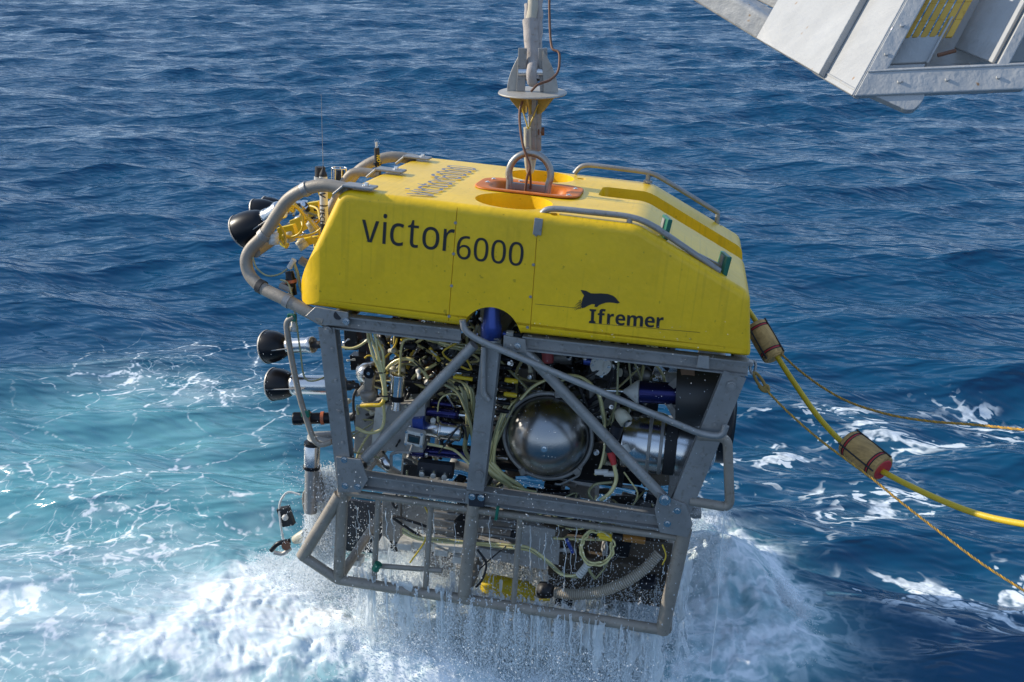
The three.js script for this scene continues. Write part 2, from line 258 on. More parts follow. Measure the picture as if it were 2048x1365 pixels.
{
  // a polar sheet, finest where the place is, out to the horizon on all sides
  const rad = []; for (let r = 0.6; r < 3; r *= 1.06) rad.push(r); for (let r = 3; r < 110; r *= 1.0046) rad.push(r); for (let r = 110; r < 5000; r *= 1.12) rad.push(r);
  const ang = []; for (let a = -38; a <= 38; a += 0.11) ang.push(a); for (let a = 40; a < 321; a += 2.5) ang.push(a);
  const nr = rad.length, na = ang.length, pos = new Float32Array(nr * na * 3), uv = new Float32Array(nr * na * 2), idx = new Uint32Array((nr - 1) * na * 6), p = new V3();
  let q = 0;
  for (let i = 0; i < nr; i++) for (let j = 0; j < na; j++) {
    const a = ang[j] * Math.PI / 180, x0 = rad[i] * Math.sin(a), z0 = -rad[i] * Math.cos(a), k = i * na + j; wave(x0, z0, p);
    pos[k * 3] = p.x; pos[k * 3 + 1] = p.y; pos[k * 3 + 2] = p.z; uv[k * 2] = x0; uv[k * 2 + 1] = z0;
    if (i < nr - 1) { const j2 = (j + 1) % na, A = k, B = i * na + j2, C = A + na, D = (i + 1) * na + j2; idx[q++] = A; idx[q++] = B; idx[q++] = C; idx[q++] = B; idx[q++] = D; idx[q++] = C; }
  }
  const g = new THREE.BufferGeometry(); g.setAttribute('position', new THREE.BufferAttribute(pos, 3)); g.setAttribute('uv', new THREE.BufferAttribute(uv, 2)); g.setIndex(new THREE.BufferAttribute(idx, 1)); g.computeVertexNormals();
  // colour of the water itself: deep blue, milky where air is beaten into it, white foam on top
  const tw = 2048, th = 1536, col = new Uint8Array(tw * th * 4), rou = new Uint8Array(tw * th * 4);
  const enc = (c) => Math.round(255 * clamp(c <= 0.0031308 ? 12.92 * c : 1.055 * Math.pow(c, 1 / 2.4) - 0.055));
  const deep = [0.003, 0.057, 0.128], teal = [0.10, 0.29, 0.335], pale = [0.40, 0.55, 0.60], white = [0.80, 0.84, 0.86];
  for (let j = 0; j < th; j++) for (let i = 0; i < tw; i++) {
    const x = RX0 + (RX1 - RX0) * (i + 0.5) / tw, z = RZ0 + (RZ1 - RZ0) * (j + 0.5) / th, k = (j * tw + i) * 4;
    let ae = aerated(x, z), la = lace(x, z), ch = churn(x, z), bl = blotch(x, z), f = 0;
    const edge = sstep(0, 0.06, Math.min(i / tw, 1 - i / tw, j / th, 1 - j / th));
    const n1 = fbm(x * 0.9, z * 1.1, 3, 5);
    ae = clamp(ae * (0.45 + 1.1 * n1)) * edge; la *= edge; bl *= edge;
    if (la + ch + bl + ae > 0.02) {
      const wx = x + 0.5 * (fbm(x * 1.3, z * 1.3, 13, 4) - 0.5) + 0.12 * (fbm(x * 6, z * 6, 19, 3) - 0.5), wz = z + 0.5 * (fbm(x * 1.3 + 9, z * 1.3, 23, 4) - 0.5) + 0.12 * (fbm(x * 6, z * 6 + 4, 29, 3) - 0.5);
      const fine = fbm(x * 26, z * 26, 88, 3), brk = sstep(0.38, 0.62, 0.55 * fine + 0.45 * fbm(x * 9 + 3, z * 11, 201, 3));
      if (la + ae > 0.03) { // a net of thin foam threads, broken into beads
        const w1 = worley(wx * 1.5, wz * 2.1, 1), w2 = worley(wx * 3.8, wz * 5.2, 2), w3 = worley(wx * 9, wz * 12, 4), patch = fbm(wx * 1.1, wz * 1.6, 53, 4), thick = fbm(wx * 2.2, wz * 3, 61, 3), den = clamp(la * sstep(0.30, 0.60, patch) * 1.6);
        const big = sstep(0.50, 0.72, thick) * den;
        f = Math.max(f, sstep(0, 0.4, den) * (1 - sstep(0.006 + 0.07 * big, 0.045 + 0.15 * big, w1)) * (0.03 + 1.0 * brk));
        f = Math.max(f, 0.9 * den * sstep(0.15, 0.6, la * thick * 1.8) * (1 - sstep(0.01, 0.05 + 0.09 * big, w2)) * (0.05 + 1.05 * brk));
        f = Math.max(f, 0.55 * den * sstep(0.35, 0.9, la) * (1 - sstep(0.02, 0.14, w3)) * brk);
        f = Math.max(f, 0.22 * clamp(la * 1.2) * sstep(0.45, 0.75, thick));
        f = Math.max(f, clamp(ae * 0.6) * (1 - sstep(0.0, 0.07, w1)) * sstep(0.45, 0.7, fine) * 0.7);
      }
      if (ch > 0.01) { const cf = fbm(wx * 3.4, wz * 4.2, 101, 5), bub = fbm(x * 55, z * 55, 301, 2), vein = 1 - Math.abs(2 * fbm(wx * 5, wz * 7, 310, 4) - 1); f = Math.max(f, clamp(ch * 1.5) * clamp(sstep(0.30, 0.62, cf + 0.30 * (clamp(ch) - 0.5)) * (0.35 + 0.6 * fine + 0.35 * (bub - 0.5)) + 0.45 * sstep(0.80, 0.98, vein))); }
      if (bl > 0.02) { // torn streaks and small flecks drifting on the dark water
        const rg = 1 - Math.abs(2 * fbm(wx * 1.9 + 0.5 * wz, wz * 4.2, 140, 4) - 1), big = fbm(wx * 1.1, wz * 2.0, 160, 4), hole = worley(wx * 7, wz * 10, 7), fl = fbm(wx * 8, wz * 13, 170, 3), b1 = clamp(bl * 1.5);
        const st = sstep(0.90, 0.97, rg + 0.10 * (b1 - 0.5)) * sstep(0.52, 0.64, big + 0.08 * b1), body = sstep(0.675, 0.70, big * 0.55 + 0.3 * rg + 0.10 * b1) * sstep(0.05, 0.20, hole + 0.35 * (rg - 0.75));
        const fleck = sstep(0.71, 0.74, fl) * sstep(0.44, 0.58, big) * 0.9;
        f = Math.max(f, sstep(0.05, 0.45, bl) * clamp(Math.max(st * (0.35 + 0.8 * fine), body * (0.25 + 0.85 * brk), fleck)));
        ae = Math.max(ae, 0.10 * sstep(0.1, 0.6, bl) * sstep(0.45, 0.65, big));
      }
      ae = clamp(ae + 0.55 * ch * (0.4 + n1) + 0.25 * f);
    }
    f = clamp(f); const mk2 = clamp(milk(x, z) * (0.35 + 1.2 * n1)) * edge;
    for (let c = 0; c < 3; c++) { let w = deep[c] + (teal[c] - deep[c]) * clamp(ae); w += (pale[c] - w) * mk2; col[k + c] = enc(w + (white[c] - w) * f); rou[k + c] = Math.round(255 * (0.13 + 0.72 * f)); }
    col[k + 3] = rou[k + 3] = 255;
  }
  const mkT = (d, s) => { const t = new THREE.DataTexture(d, tw, th); t.magFilter = THREE.LinearFilter; t.wrapS = t.wrapT = THREE.ClampToEdgeWrapping; if (s) t.colorSpace = THREE.SRGBColorSpace; t.repeat.set(1 / (RX1 - RX0), 1 / (RZ1 - RZ0)); t.offset.set(-RX0 / (RX1 - RX0), -RZ0 / (RZ1 - RZ0)); t.needsUpdate = true; return t; };
  const rip = []; { const r = rng(5); for (let i = 0; i < 70; i++) { const n = Math.round(i < 46 ? 9 + 30 * Math.pow(r(), 1.3) : rr(36, 80, r)), m = Math.round((r() + r() - 1) * n * 0.75 - n * 0.14); rip.push([m, n, r() * 6.283, 1 / Math.pow(Math.hypot(m, n), 1.1)]); } }
  const ripples = tex(1024, 1024, (u, v) => { let s = 0; for (const [m, n, ph, a] of rip) s += a * Math.sin(6.28318 * (m * u + n * v) + ph); const k = 0.5 + 0.55 * s; return [k, k, k]; });
  ripples.repeat.set(1 / 5, 1 / 5);
  const sea = new THREE.Mesh(g, new THREE.MeshPhysicalMaterial({ map: mkT(col, true), roughnessMap: mkT(rou), roughness: 1, ior: 1.33, metalness: 0, bumpMap: ripples, bumpScale: 0.085 }));
  sea.name = 'sea'; sea.receiveShadow = true; sea.castShadow = true; tag(sea, 'choppy dark blue sea with white foam and turquoise churned water', 'sea', null, 'structure'); scene.add(sea);
}
console.log('sea done');
// ================================================================ THE VEHICLE
const part = (name, geos, m, parent = rov) => mk(name, geos, m, parent);
const hosePart = (list, r, m = M.hose_clear, name = 'hose') => part(name, sweep(pts(list.map(([u, v, z], i) => (i === 0 || i === list.length - 1 ? [u, v, z] : [u + rr(-3, 3), v + rr(-3, 3), z + rr(-0.015, 0.015)]))), r * 0.82), m);
const bolt = (p, dir, r = 0.014, h = 0.012, m = M.bright_steel, parent = rov, name = 'bolt') => part(name, [cyl(p, p.clone().addScaledVector(dir, h), r, r * 0.92, 6), cyl(p.clone().addScaledVector(dir, -0.002), p.clone().addScaledVector(dir, h * 0.3), r * 1.5, r * 1.5, 14)], m, parent);
const Z = new V3(0, 0, 1), X = new V3(1, 0, 0);

// ---- buoyancy block
const T = 0.724;
const pA = P(682, 377), pC = P(1276, 452), pE = P(1501, 588), pG = P(1502, 717), pB = P(1045, 670), pB2 = P(655, 622), pN = P(612, 602, 0.66);
const yTop = (pA.y + pC.y) / 2;
const floatGroup = grp('float', rov);
const prof = [[pN.x + 0.02, pB2.y + 0.01, 0.07], [pN.x - 0.005, pB2.y + 0.10, 0.05], [pA.x - 0.01, pA.y - 0.01, 0.08], [pC.x, pC.y, 0.06], [pE.x, pE.y, 0.05], [pG.x, pG.y, 0.03], [pB.x, pB.y, 0], [P(1040, 669).x, P(895, 652).y, 0]];
const onTop = (x) => (x < pC.x ? pA.y + (pC.y - pA.y) * clamp((x - pA.x) / (pC.x - pA.x)) : pC.y + (pE.y - pC.y) * (x - pC.x) / (pE.x - pC.x));
const TOPY = (u, v, dy = 0) => { let y = yTop, p; for (let k = 0; k < 12; k++) { p = PY(u, v, y); y = onTop(p.x) + dy; } return PY(u, v, y); };
{
  const bev = 0.055, ev = new Evaluator(); ev.useGroups = false;
  const br = (g) => { const b = new Brush(clean(g)); b.updateMatrixWorld(true); return b; };
  const side = new THREE.ExtrudeGeometry(roundPoly(prof), { depth: 2 * N - 2 * bev, bevelEnabled: true, bevelThickness: bev, bevelSize: bev, bevelOffset: -bev, bevelSegments: 6, curveSegments: 10 });
  side.translate(0, 0, -N + bev);
  let solid = br(toCreasedNormals(side, 0.55));
  const x0 = pN.x - 0.01, x1 = pG.x + 0.01;
  const plan = new THREE.ExtrudeGeometry(roundPoly([[x0, -N + 0.12, 0.12], [x0 + 0.13, -N - 0.004, 0.12], [x1, -N - 0.004, 0.06], [x1, N + 0.004, 0.06], [x0 + 0.13, N + 0.004, 0.12], [x0, N - 0.12, 0.12]].map(([x, z, r]) => [x, -z, r])), { depth: 2.4, bevelEnabled: false, curveSegments: 12 });
  plan.rotateX(-Math.PI / 2); plan.translate(0, -0.8, 0);
  solid = ev.evaluate(solid, br(toCreasedNormals(plan, 0.5)), INTERSECTION);
  const cut = (g, crease = 0.5) => { solid = ev.evaluate(solid, br(toCreasedNormals(clean(g), crease)), SUBTRACTION); };
  // arch for the vertical thruster, through both sides
  const ac = P(982, 668), ar = px(61); { const g = new THREE.CylinderGeometry(ar, ar, 2.2, 48); g.rotateX(Math.PI / 2); g.translate(ac.x, ac.y - 0.015, 0); cut(g); }
  // scalloped pockets on both long edges
  for (const s of [1, -1]) { const c = P(1008, 428), g = new THREE.CylinderGeometry(1, 1, 0.5, 48); g.scale(px(80), 1, 0.27); g.translate(c.x, onTop(c.x) + 0.06, s * (N - 0.33)); cut(g); }
  // trough between the two tail blocks
  const gx = TOPY(1190, 400).x, gs = new THREE.Shape(), d = 0.24;
  gs.moveTo(gx, yTop + 0.3); gs.lineTo(gx + 0.05, onTop(gx) - d); gs.lineTo(pC.x + 0.02, onTop(pC.x) - d); gs.lineTo(pE.x + 0.3, onTop(pE.x + 0.3) - d * 0.8); gs.lineTo(pE.x + 0.3, yTop + 0.3); gs.closePath();
  const gr = new THREE.ExtrudeGeometry(gs, { depth: 0.3, bevelEnabled: true, bevelSize: 0.05, bevelThickness: 0.06, bevelOffset: -0.02, bevelSegments: 4 }); gr.translate(0, 0, -0.36); cut(gr, 0.7);
  // well for the lifting point
  const lc = TOPY(1060, 377); { const g = new THREE.ExtrudeGeometry(roundPoly([[-0.26, -0.17, 0.1], [0.26, -0.17, 0.1], [0.26, 0.17, 0.1], [-0.26, 0.17, 0.1]]), { depth: 0.5, bevelEnabled: false }); g.rotateX(-Math.PI / 2); g.translate(lc.x, lc.y - 0.3, lc.z); cut(g); }
  // countersunk deck fastenings
  for (const [u, v] of [[1008, 392], [1056, 397], [1163, 357], [1110, 427]]) { const c = TOPY(u, v), g = new THREE.CylinderGeometry(0.035, 0.03, 0.05, 20); g.translate(c.x, c.y, c.z); cut(g); }
  // joints between the panels
  for (const [[u0, v0], [u1, v1]] of [[[914, 420], [896, 655]], [[1076, 440], [1060, 668]]]) { const a = P(u0, v0), b = P(u1, v1), m = a.clone().add(b).multiplyScalar(0.5), g = new THREE.BoxGeometry(0.0045, a.distanceTo(b) + 0.06, 0.02); g.rotateZ(-Math.atan2(a.x - b.x, a.y - b.y)); g.translate(m.x, m.y, N); cut(g); }
  { const a = TOPY(1030, 396), b = TOPY(1024, 438), g = new THREE.BoxGeometry(0.006, 0.6, 0.5); g.translate((a.x + b.x) / 2, yTop - 0.02, N - 0.08 - 0.25); cut(g); }
  part('hull', solid.geometry, M.float_yellow, floatGroup);
  // screws along the panel joints
  for (const [u, v] of [[911, 446], [907, 508], [903, 572], [898, 633], [1067, 530], [1061, 594], [1055, 655], [1072, 470]]) { const c = P(u, v); part('screw', [cyl(c.clone().addScaledVector(Z, -0.004), c.clone().addScaledVector(Z, 0.004), 0.011, 0.009, 14)], M.galvanised, floatGroup); }
  // orange funnel lining the lifting well
  const ring = (hw, hd, r, y) => { const o = []; roundPoly([[-hw, -hd, r], [hw, -hd, r], [hw, hd, r], [-hw, hd, r]]).getSpacedPoints(72).slice(0, 72).forEach((p) => o.push(new V3(lc.x + p.x, lc.y + y, lc.z - p.y))); return o; };
  const rings = [ring(0.36, 0.255, 0.16, 0.002), ring(0.36, 0.255, 0.16, 0.010), ring(0.352, 0.248, 0.16, 0.0125), ring(0.285, 0.185, 0.13, 0.0095), ring(0.255, 0.165, 0.11, 0.002), ring(0.235, 0.148, 0.10, -0.03), ring(0.20, 0.125, 0.09, -0.12), ring(0.17, 0.11, 0.08, -0.2), ring(0.01, 0.01, 0.005, -0.2)];
  const pos = [], idx = []; rings.forEach((R, i) => { R.forEach((p) => pos.push(p.x, p.y, p.z)); if (i) for (let k = 0; k < 72; k++) { const a = (i - 1) * 72 + k, b = (i - 1) * 72 + (k + 1) % 72; idx.push(a, b, a + 72, b, b + 72, a + 72); } });
  const g = new THREE.BufferGeometry(); g.setAttribute('position', new THREE.Float32BufferAttribute(pos, 3)); g.setIndex(idx); g.computeVertexNormals();
  part('funnel', g, M.orange_plastic, floatGroup);
  // lifting ring: a steel arch on a slotted foot
  const tilt = 0.0, R = 0.145, foot = lc.y - 0.03, arch = []; for (let k = 0; k <= 24; k++) { const a = -0.35 + (Math.PI + 0.7) * k / 24; arch.push(new V3(lc.x - 0.01 + R * Math.cos(a), foot + 0.125 + R * Math.sin(a), lc.z + tilt)); }
  arch.unshift(new V3(lc.x + R - 0.02, foot - 0.08, lc.z)); arch.push(new V3(lc.x - R, foot - 0.08, lc.z));
  part('lifting_ring', [sweep(arch, 0.024, 60, 14), bar(new V3(lc.x - 0.15, foot + 0.035, lc.z), new V3(lc.x + 0.13, foot + 0.035, lc.z), 0.028, 0.05), ...[-0.12, -0.06, 0, 0.06, 0.1].map((x) => bar(new V3(lc.x + x, foot - 0.12, lc.z), new V3(lc.x + x, foot + 0.03, lc.z), 0.02, 0.036))], mat('ring_steel', [0.40, 0.39, 0.37], 0.42, 0.8, { map: wear2 }), rov);
  for (const [dx, dz] of [[-0.29, -0.16], [-0.3, 0.0], [0.29, 0.17], [0.3, -0.12], [-0.1, -0.2]]) bolt(new V3(lc.x + dx, lc.y + 0.011, lc.z + dz), UPY, 0.012, 0.008, M.steel, floatGroup, 'screw');
}
// ---- lettering
const font = { r: await new FontLoader().loadAsync('fonts/droid/droid_sans_regular.typeface.json'), b: await new FontLoader().loadAsync('fonts/droid/droid_sans_bold.typeface.json') };
function letters(str, f, o, ex, ey, width, spacing = 0, squash = 1, track = 0) {         // flat print: baseline origin o, unit axes ex (reading) and ey (up), fitted to a width
  const shapes = []; let x = 0; const size = 1;
  for (const ch of str) { const s = f.generateShapes(ch, size); const g = new THREE.ShapeGeometry(s, 8); g.computeBoundingBox(); const bb = g.boundingBox; g.translate(x - bb.min.x, 0, 0); x += (bb.max.x - bb.min.x) + 0.11 + track; shapes.push(clean(g)); }
  const g = mergeGeometries(shapes), k = width / (x - 0.11 - track); g.scale(k, k * squash, 1);
  return g.applyMatrix4(new THREE.Matrix4().makeBasis(ex, ey, ex.clone().cross(ey)).setPosition(o));
}
{
  const zf = N + 0.003, at = (u, v) => P(u, v, zf);
  let a = at(727, 485), b = at(892, 504), ex = b.clone().sub(a).normalize(), ey = new V3(0.02, 1, 0).addScaledVector(ex, -ex.y).normalize();
  const shear = (g, o, k) => g;
  const v0 = at(722, 483), v1 = at(906, 506);
  part('lettering', letters('victor', font.r, v0, ex, ey, v0.distanceTo(v1), 0, 1.12, 0.04), M.print, floatGroup);
  const s0 = at(912, 517), s1 = at(1045, 533), e2 = s1.clone().sub(s0).normalize();
  part('lettering', letters('6000', font.r, s0, e2, new V3(-e2.y, e2.x, 0), s0.distanceTo(s1), 0, 1.02, 0.02), M.print, floatGroup);
  const i0 = at(1178, 646), i1 = at(1326, 657), e3 = i1.clone().sub(i0).normalize();
  part('lettering', letters('Ifremer', font.b, i0, e3, new V3(-e3.y, e3.x, 0), i0.distanceTo(i1), 0, 1.0, 0.01), M.print, floatGroup);
  for (const [p, q] of [[[1070, 608], [1162, 617]], [[1177, 646], [1400, 665]]]) { const A = at(...p), B = at(...q), n = new V3(0, 0.0022, 0), A2 = A.clone().sub(n), B2 = B.clone().sub(n); const g = new THREE.BufferGeometry().setFromPoints([A2, B2, B, A2, B, A]); g.computeVertexNormals(); part('rule_line', g, M.print, floatGroup); }
  // leaping animal emblem with dotted tail
  const zz = (x, y) => at(1040 + x / 3.412, 280 + y / 3.412), sh = new THREE.Shape();
  [[413, 1024], [450, 1030], [482, 1047], [510, 1049], [552, 1048], [600, 1052], [635, 1064], [655, 1080], [668, 1098], [682, 1111], [668, 1117], [640, 1113], [612, 1110], [585, 1112], [560, 1120], [540, 1128], [525, 1142], [508, 1140], [512, 1122], [490, 1122], [462, 1134], [440, 1146], [420, 1150], [418, 1120], [428, 1085], [438, 1062], [425, 1045]].forEach(([x, y], i) => { const p = zz(x, y); i ? sh.lineTo(p.x, p.y) : sh.moveTo(p.x, p.y); });
  const dg = new THREE.ShapeGeometry(sh); dg.translate(0, 0, zf); part('emblem', dg, M.print, floatGroup);
  const dots = []; for (let i = 0; i < 7; i++) for (let j = 0; j < 9; j++) { const x = 412 - i * 8.5 + (j % 2) * 4, y = 1078 + j * 8.5 + i * 4; if (y < 1088 + i * 9 || y > 1168 - i * 1.5) continue; const c = zz(x, y), g = new THREE.CircleGeometry(0.0034 - 0.00032 * i, 7); g.translate(c.x, c.y, zf); dots.push(g); }
  part('dot_pattern', dots, M.print, floatGroup);
  // faded lettering across the deck, read from the near edge to the far one
  const d0 = TOPY(857, 390, 0.003), d1 = TOPY(950, 352, 0.003), dn = new V3(0, 0, -1);
  const t0 = TOPY(862, 394, 0.003), tl = 1.36; const nrm = new V3((pA.y - pC.y) / (pC.x - pA.x), 1, 0).normalize(), upx = new V3(-1, nrm.x, 0).normalize();
  part('lettering', letters('victor6000', font.r, t0.clone().addScaledVector(upx, 0.0), dn, upx, tl, 0, 1.05, 0.03), M.print_faded, floatGroup);
}
// ---- hand rails
function rail(list, posts, z, plate) {
  const g = grp('handrail', rov); part('rail', pipe(pts(list, z), 0.019, 0.09), M.galvanised, g);
  for (const [u, v, u2, v2] of posts) part('post', [cyl(P(u, v, z), P(u2, v2, z).add(new V3(0, -0.02, 0)), 0.018), cyl(P(u2, v2, z).add(new V3(0, -0.004, 0)), P(u2, v2, z).add(new V3(0, 0.012, 0)), 0.034)], M.galvanised, g);
  if (plate) { const a = P(1078, 437, N + 0.008), b = P(1074, 470, N + 0.008); part('foot_plate', [bar(a, b, 0.052, 0.012, Z)], M.galvanised, g); }
}
rail([[1078, 440], [1088, 420], [1110, 417], [1262, 433], [1300, 447], [1440, 543]], [[1260, 434, 1258, 458], [1437, 540, 1430, 560]], N - 0.07, true);
rail([[1149, 347], [1162, 332], [1180, 330], [1298, 345], [1318, 353], [1438, 427]], [[1297, 346, 1296, 364], [1436, 427, 1434, 452]], -N + 0.08, false);
for (const [u, v, u2, v2] of [[1333, 432, 1328, 478], [1449, 505, 1446, 552]]) {
  const g = grp('reflector_plate', rov), c = P((u + u2) / 2, (v + v2) / 2, N - 0.16), e = new V3(0.25, 0, 1).normalize();
  const b = new RoundedBoxGeometry(0.03, 0.13, 0.16, 2, 0.006); b.rotateZ(-0.12); b.rotateY(0.25); b.translate(c.x, c.y, c.z); part('reflector', b, M.green_plastic, g);
  const s = new THREE.BoxGeometry(0.008, 0.11, 0.06); s.rotateZ(-0.12); s.rotateY(0.25); s.translate(c.x - 0.02, c.y, c.z); part('backing', s, M.aluminium, g);
  part('bracket', [bar(c.clone().add(new V3(-0.02, -0.02, 0)), c.clone().add(new V3(-0.16, 0.02, -0.06)), 0.02, 0.035), bar(c.clone().add(new V3(0, -0.06, 0)), c.clone().add(new V3(-0.01, -0.1, 0.09)), 0.02, 0.03)], M.galvanised, g);
}
// ---- nose bumpers and their lugs
const bump = [[700, 380, 0.80], [650, 371, 0.78], [612, 378, 0.76], [578, 398, 0.74], [555, 428, 0.72], [528, 470, 0.72], [500, 500, 0.72], [492, 522, 0.73], [498, 548, 0.74], [522, 574, 0.78], [575, 602, 0.84], [650, 642, 0.88]];
const bumpPts = pts(bump);
part('bumper', sweep(bumpPts, px(13.5), 90, 18), M.tube_grey);
{ const mid = bumpPts.map((p) => new V3(p.x, p.y, -p.z + 0.06)); part('bumper', sweep(mid, px(13.5), 90, 18), M.tube_grey); }
part('bumper_brace', sweep([P(760, 348, 0.1), P(705, 346, 0.1), P(690, 362, 0.1), P(660, 420, 0.1)], px(10), 30, 14), M.tube_grey);
part('bumper_brace', sweep([P(510, 505, 0.7), P(560, 470, 0.2), P(600, 440, -0.3), P(640, 410, -0.75)], px(12), 40, 14), M.tube_grey);
for (const [u, v] of [[720, 377], [781, 344], [835, 318]]) {
  const c = TOPY(u, v, 0.0), g = grp('lug', rov), b = new RoundedBoxGeometry(0.2, 0.016, 0.13, 2, 0.006); b.rotateZ(-0.015); b.translate(c.x, c.y + 0.014, c.z);
  const a = new RoundedBoxGeometry(0.09, 0.016, 0.13, 2, 0.006); a.rotateZ(0.75); a.translate(c.x - 0.125, c.y - 0.018, c.z);
  part('plate', [b, a], M.galvanised, g); bolt(new V3(c.x + 0.04, c.y + 0.02, c.z), UPY, 0.018, 0.02, M.steel, g);
}
for (const i of [2, 5, 9, 10]) { const p = bumpPts[i], q = bumpPts[i + 1].clone().sub(p).normalize(); part('clamp', [cyl(p.clone().addScaledVector(q, -0.02), p.clone().addScaledVector(q, 0.02), px(15.5), px(15.5), 24)], i === 9 ? M.rubber : M.galvanised); }
// ---- lamps: bell reflector, housing, plug, guard wire
function spotlight(mouth, back, R, rh, opt = {}) {
  const g = grp('spotlight', rov), ax = mouth.clone().sub(back).normalize(), L = mouth.distanceTo(back), bell = opt.bell ?? R * 1.45, t0 = L - bell;
  const prof = [[rh * 0.72, t0], [rh * 0.8, t0 + bell * 0.05]]; for (let k = 1; k <= 10; k++) { const t = k / 10; prof.push([rh * 0.8 + (R - rh * 0.8) * Math.sin(Math.pow(t, 0.8) * Math.PI / 2), t0 + bell * t]); }
  const inner = prof.slice().reverse().map(([r, t]) => [Math.max(0.004, r - 0.006), t]);
  part('reflector', lathe(back, mouth, [...prof, ...inner], 36), M.black_plastic, g);
  part('rim', lathe(back, mouth, [[R + 0.003, L - 0.006], [R + 0.004, L + 0.004], [R - 0.008, L + 0.004]], 36), M.galvanised, g);
  part('lens', lathe(back, mouth, [[rh * 0.78, t0], [rh * 0.75, t0 + 0.02], [rh * 0.5, t0 + 0.045], [0.0001, t0 + 0.055]], 24), M.lens, g);
  const h0 = opt.h0 ?? L * 0.25;
  part('housing', lathe(back, mouth, [[0.0001, h0], [rh * 0.85, h0], [rh, h0 + 0.01], [rh, h0 + 0.04], [rh * 0.9, h0 + 0.045], [rh * 0.9, t0 - 0.03], [rh, t0 - 0.025], [rh, t0], [rh * 0.7, t0 + 0.005]], 32), opt.dark ? M.black_plastic : M.steel, g);
  part('plug', [lathe(back, mouth, [[0.0001, 0], [rh * 0.25, 0], [rh * 0.3, h0 * 0.4], [rh * 0.45, h0 * 0.5], [rh * 0.45, h0 + 0.002]], 16)], M.rubber, g);
  const sd = opt.side ?? new V3(0, 0, 1), s = sd.clone().addScaledVector(ax, -sd.dot(ax)).normalize();
  for (const q of [1, -1]) part('guard_wire', [cyl(mouth.clone().addScaledVector(s, q * R * 0.98), back.clone().addScaledVector(ax, t0 * 0.75).addScaledVector(s, q * rh * 1.02), 0.0045, 0.0045, 8)], M.galvanised, g);
  return g;
}
spotlight(P(486, 464, 0.60), P(578, 410, 0.68), px(40), px(20), { bell: px(72), h0: 0.07, side: new V3(0.1, -0.25, 1) });
spotlight(P(512, 425, 0.05), P(600, 410, 0.05), px(31), px(17), { bell: px(50), h0: 0.06 });
spotlight(P(530, 414, -0.55), P(630, 412, -0.55), px(26), px(15), { bell: px(45), h0: 0.06 });
spotlight(P(536, 694, 0.50), P(652, 689, 0.60), px(38), px(19), { bell: px(56), h0: 0.10 });
spotlight(P(548, 769, 0.50), P(716, 772, 0.62), px(38), px(25), { bell: px(54), h0: 0.12 });
// camera tube with two bands, and the upright sonar can
{ const a = P(586, 838, 0.72), b = P(676, 836, 0.66), c = P(706, 838, 0.66), g = grp('tube_camera', rov);
  part('body', lathe(a, b, [[0.0001, 0], [px(14), 0], [px(15), 0.01], [px(15), 0.06], [px(13), 0.062], [px(13), a.distanceTo(b)], [0.0001, a.distanceTo(b)]]), M.black_plastic, g);
  for (const t of [0.33, 0.62]) { const p = a.clone().lerp(b, t), q = a.clone().lerp(b, t + 0.07); part('band', cyl(p, q, px(15), px(15), 24), M.orange_band, g); }
  part('plug', cyl(b, c, px(8), px(6)), M.rubber, g); }
{ const a = P(623, 938, 0.74), b = P(624, 890, 0.74), g = grp('sonar_can', rov), ax = b.clone().sub(a).normalize();
  part('body', lathe(a, b, [[0.0001, 0], [px(18), 0], [px(19), 0.01], [px(19), 0.03], [px(18), 0.03], [px(18), a.distanceTo(b)], [0.0001, a.distanceTo(b)]]), M.steel, g);
  part('cap', cyl(b, b.clone().addScaledVector(ax, 0.02), px(19), px(18)), M.black_plastic, g); part('band', cyl(a.clone().addScaledVector(ax, 0.005), a.clone().addScaledVector(ax, 0.03), px(19.6), px(19.6)), M.black_plastic, g);
  part('column', cyl(a, a.clone().addScaledVector(ax, -0.34), px(15)), M.galvanised, g); }
{ const g = grp('pan_unit', rov); part('dish', lathe(P(640, 885, 0.7), P(640, 870, 0.7), [[0.0001, 0], [px(20), 0.004], [px(29), 0.03], [px(29), 0.045], [0.0001, 0.045]]), M.white_plastic, g); part('arm', [bar(P(620, 870, 0.68), P(672, 868, 0.68), 0.05, 0.03), bar(P(668, 868, 0.68), P(690, 830, 0.7), 0.04, 0.03)], M.galvanised, g); }
part('guard_tube', pipe(pts([[588, 634], [573, 642], [573, 660], [585, 730], [600, 800], [626, 880], [640, 892], [664, 884]], 0.82), px(6.5), 0.08), M.tube_grey);
for (const [u, v] of [[584, 636], [611, 828]]) { const c = P(u, v, 0.82); part('clip', [bar(c.clone().add(new V3(-0.03, 0, 0)), c.clone().add(new V3(0.03, 0.004, 0)), 0.03, 0.05)], M.green_plastic); }
part('junction_bottle', lathe(P(588, 662, 0.78), P(588, 640, 0.78), [[0.0001, 0], [px(9), 0], [px(9), 0.03], [px(7), 0.035], [px(7), 0.07], [0.0001, 0.07]]), M.white_plastic);
part('cable_tie', sweep(pts([[560, 560, .8], [575, 566, .8], [590, 630, .82], [600, 700, .82], [612, 760, .82], [630, 762, .8], [660, 750, .72], [684, 745, .7]]), 0.006), M.hose_olive);
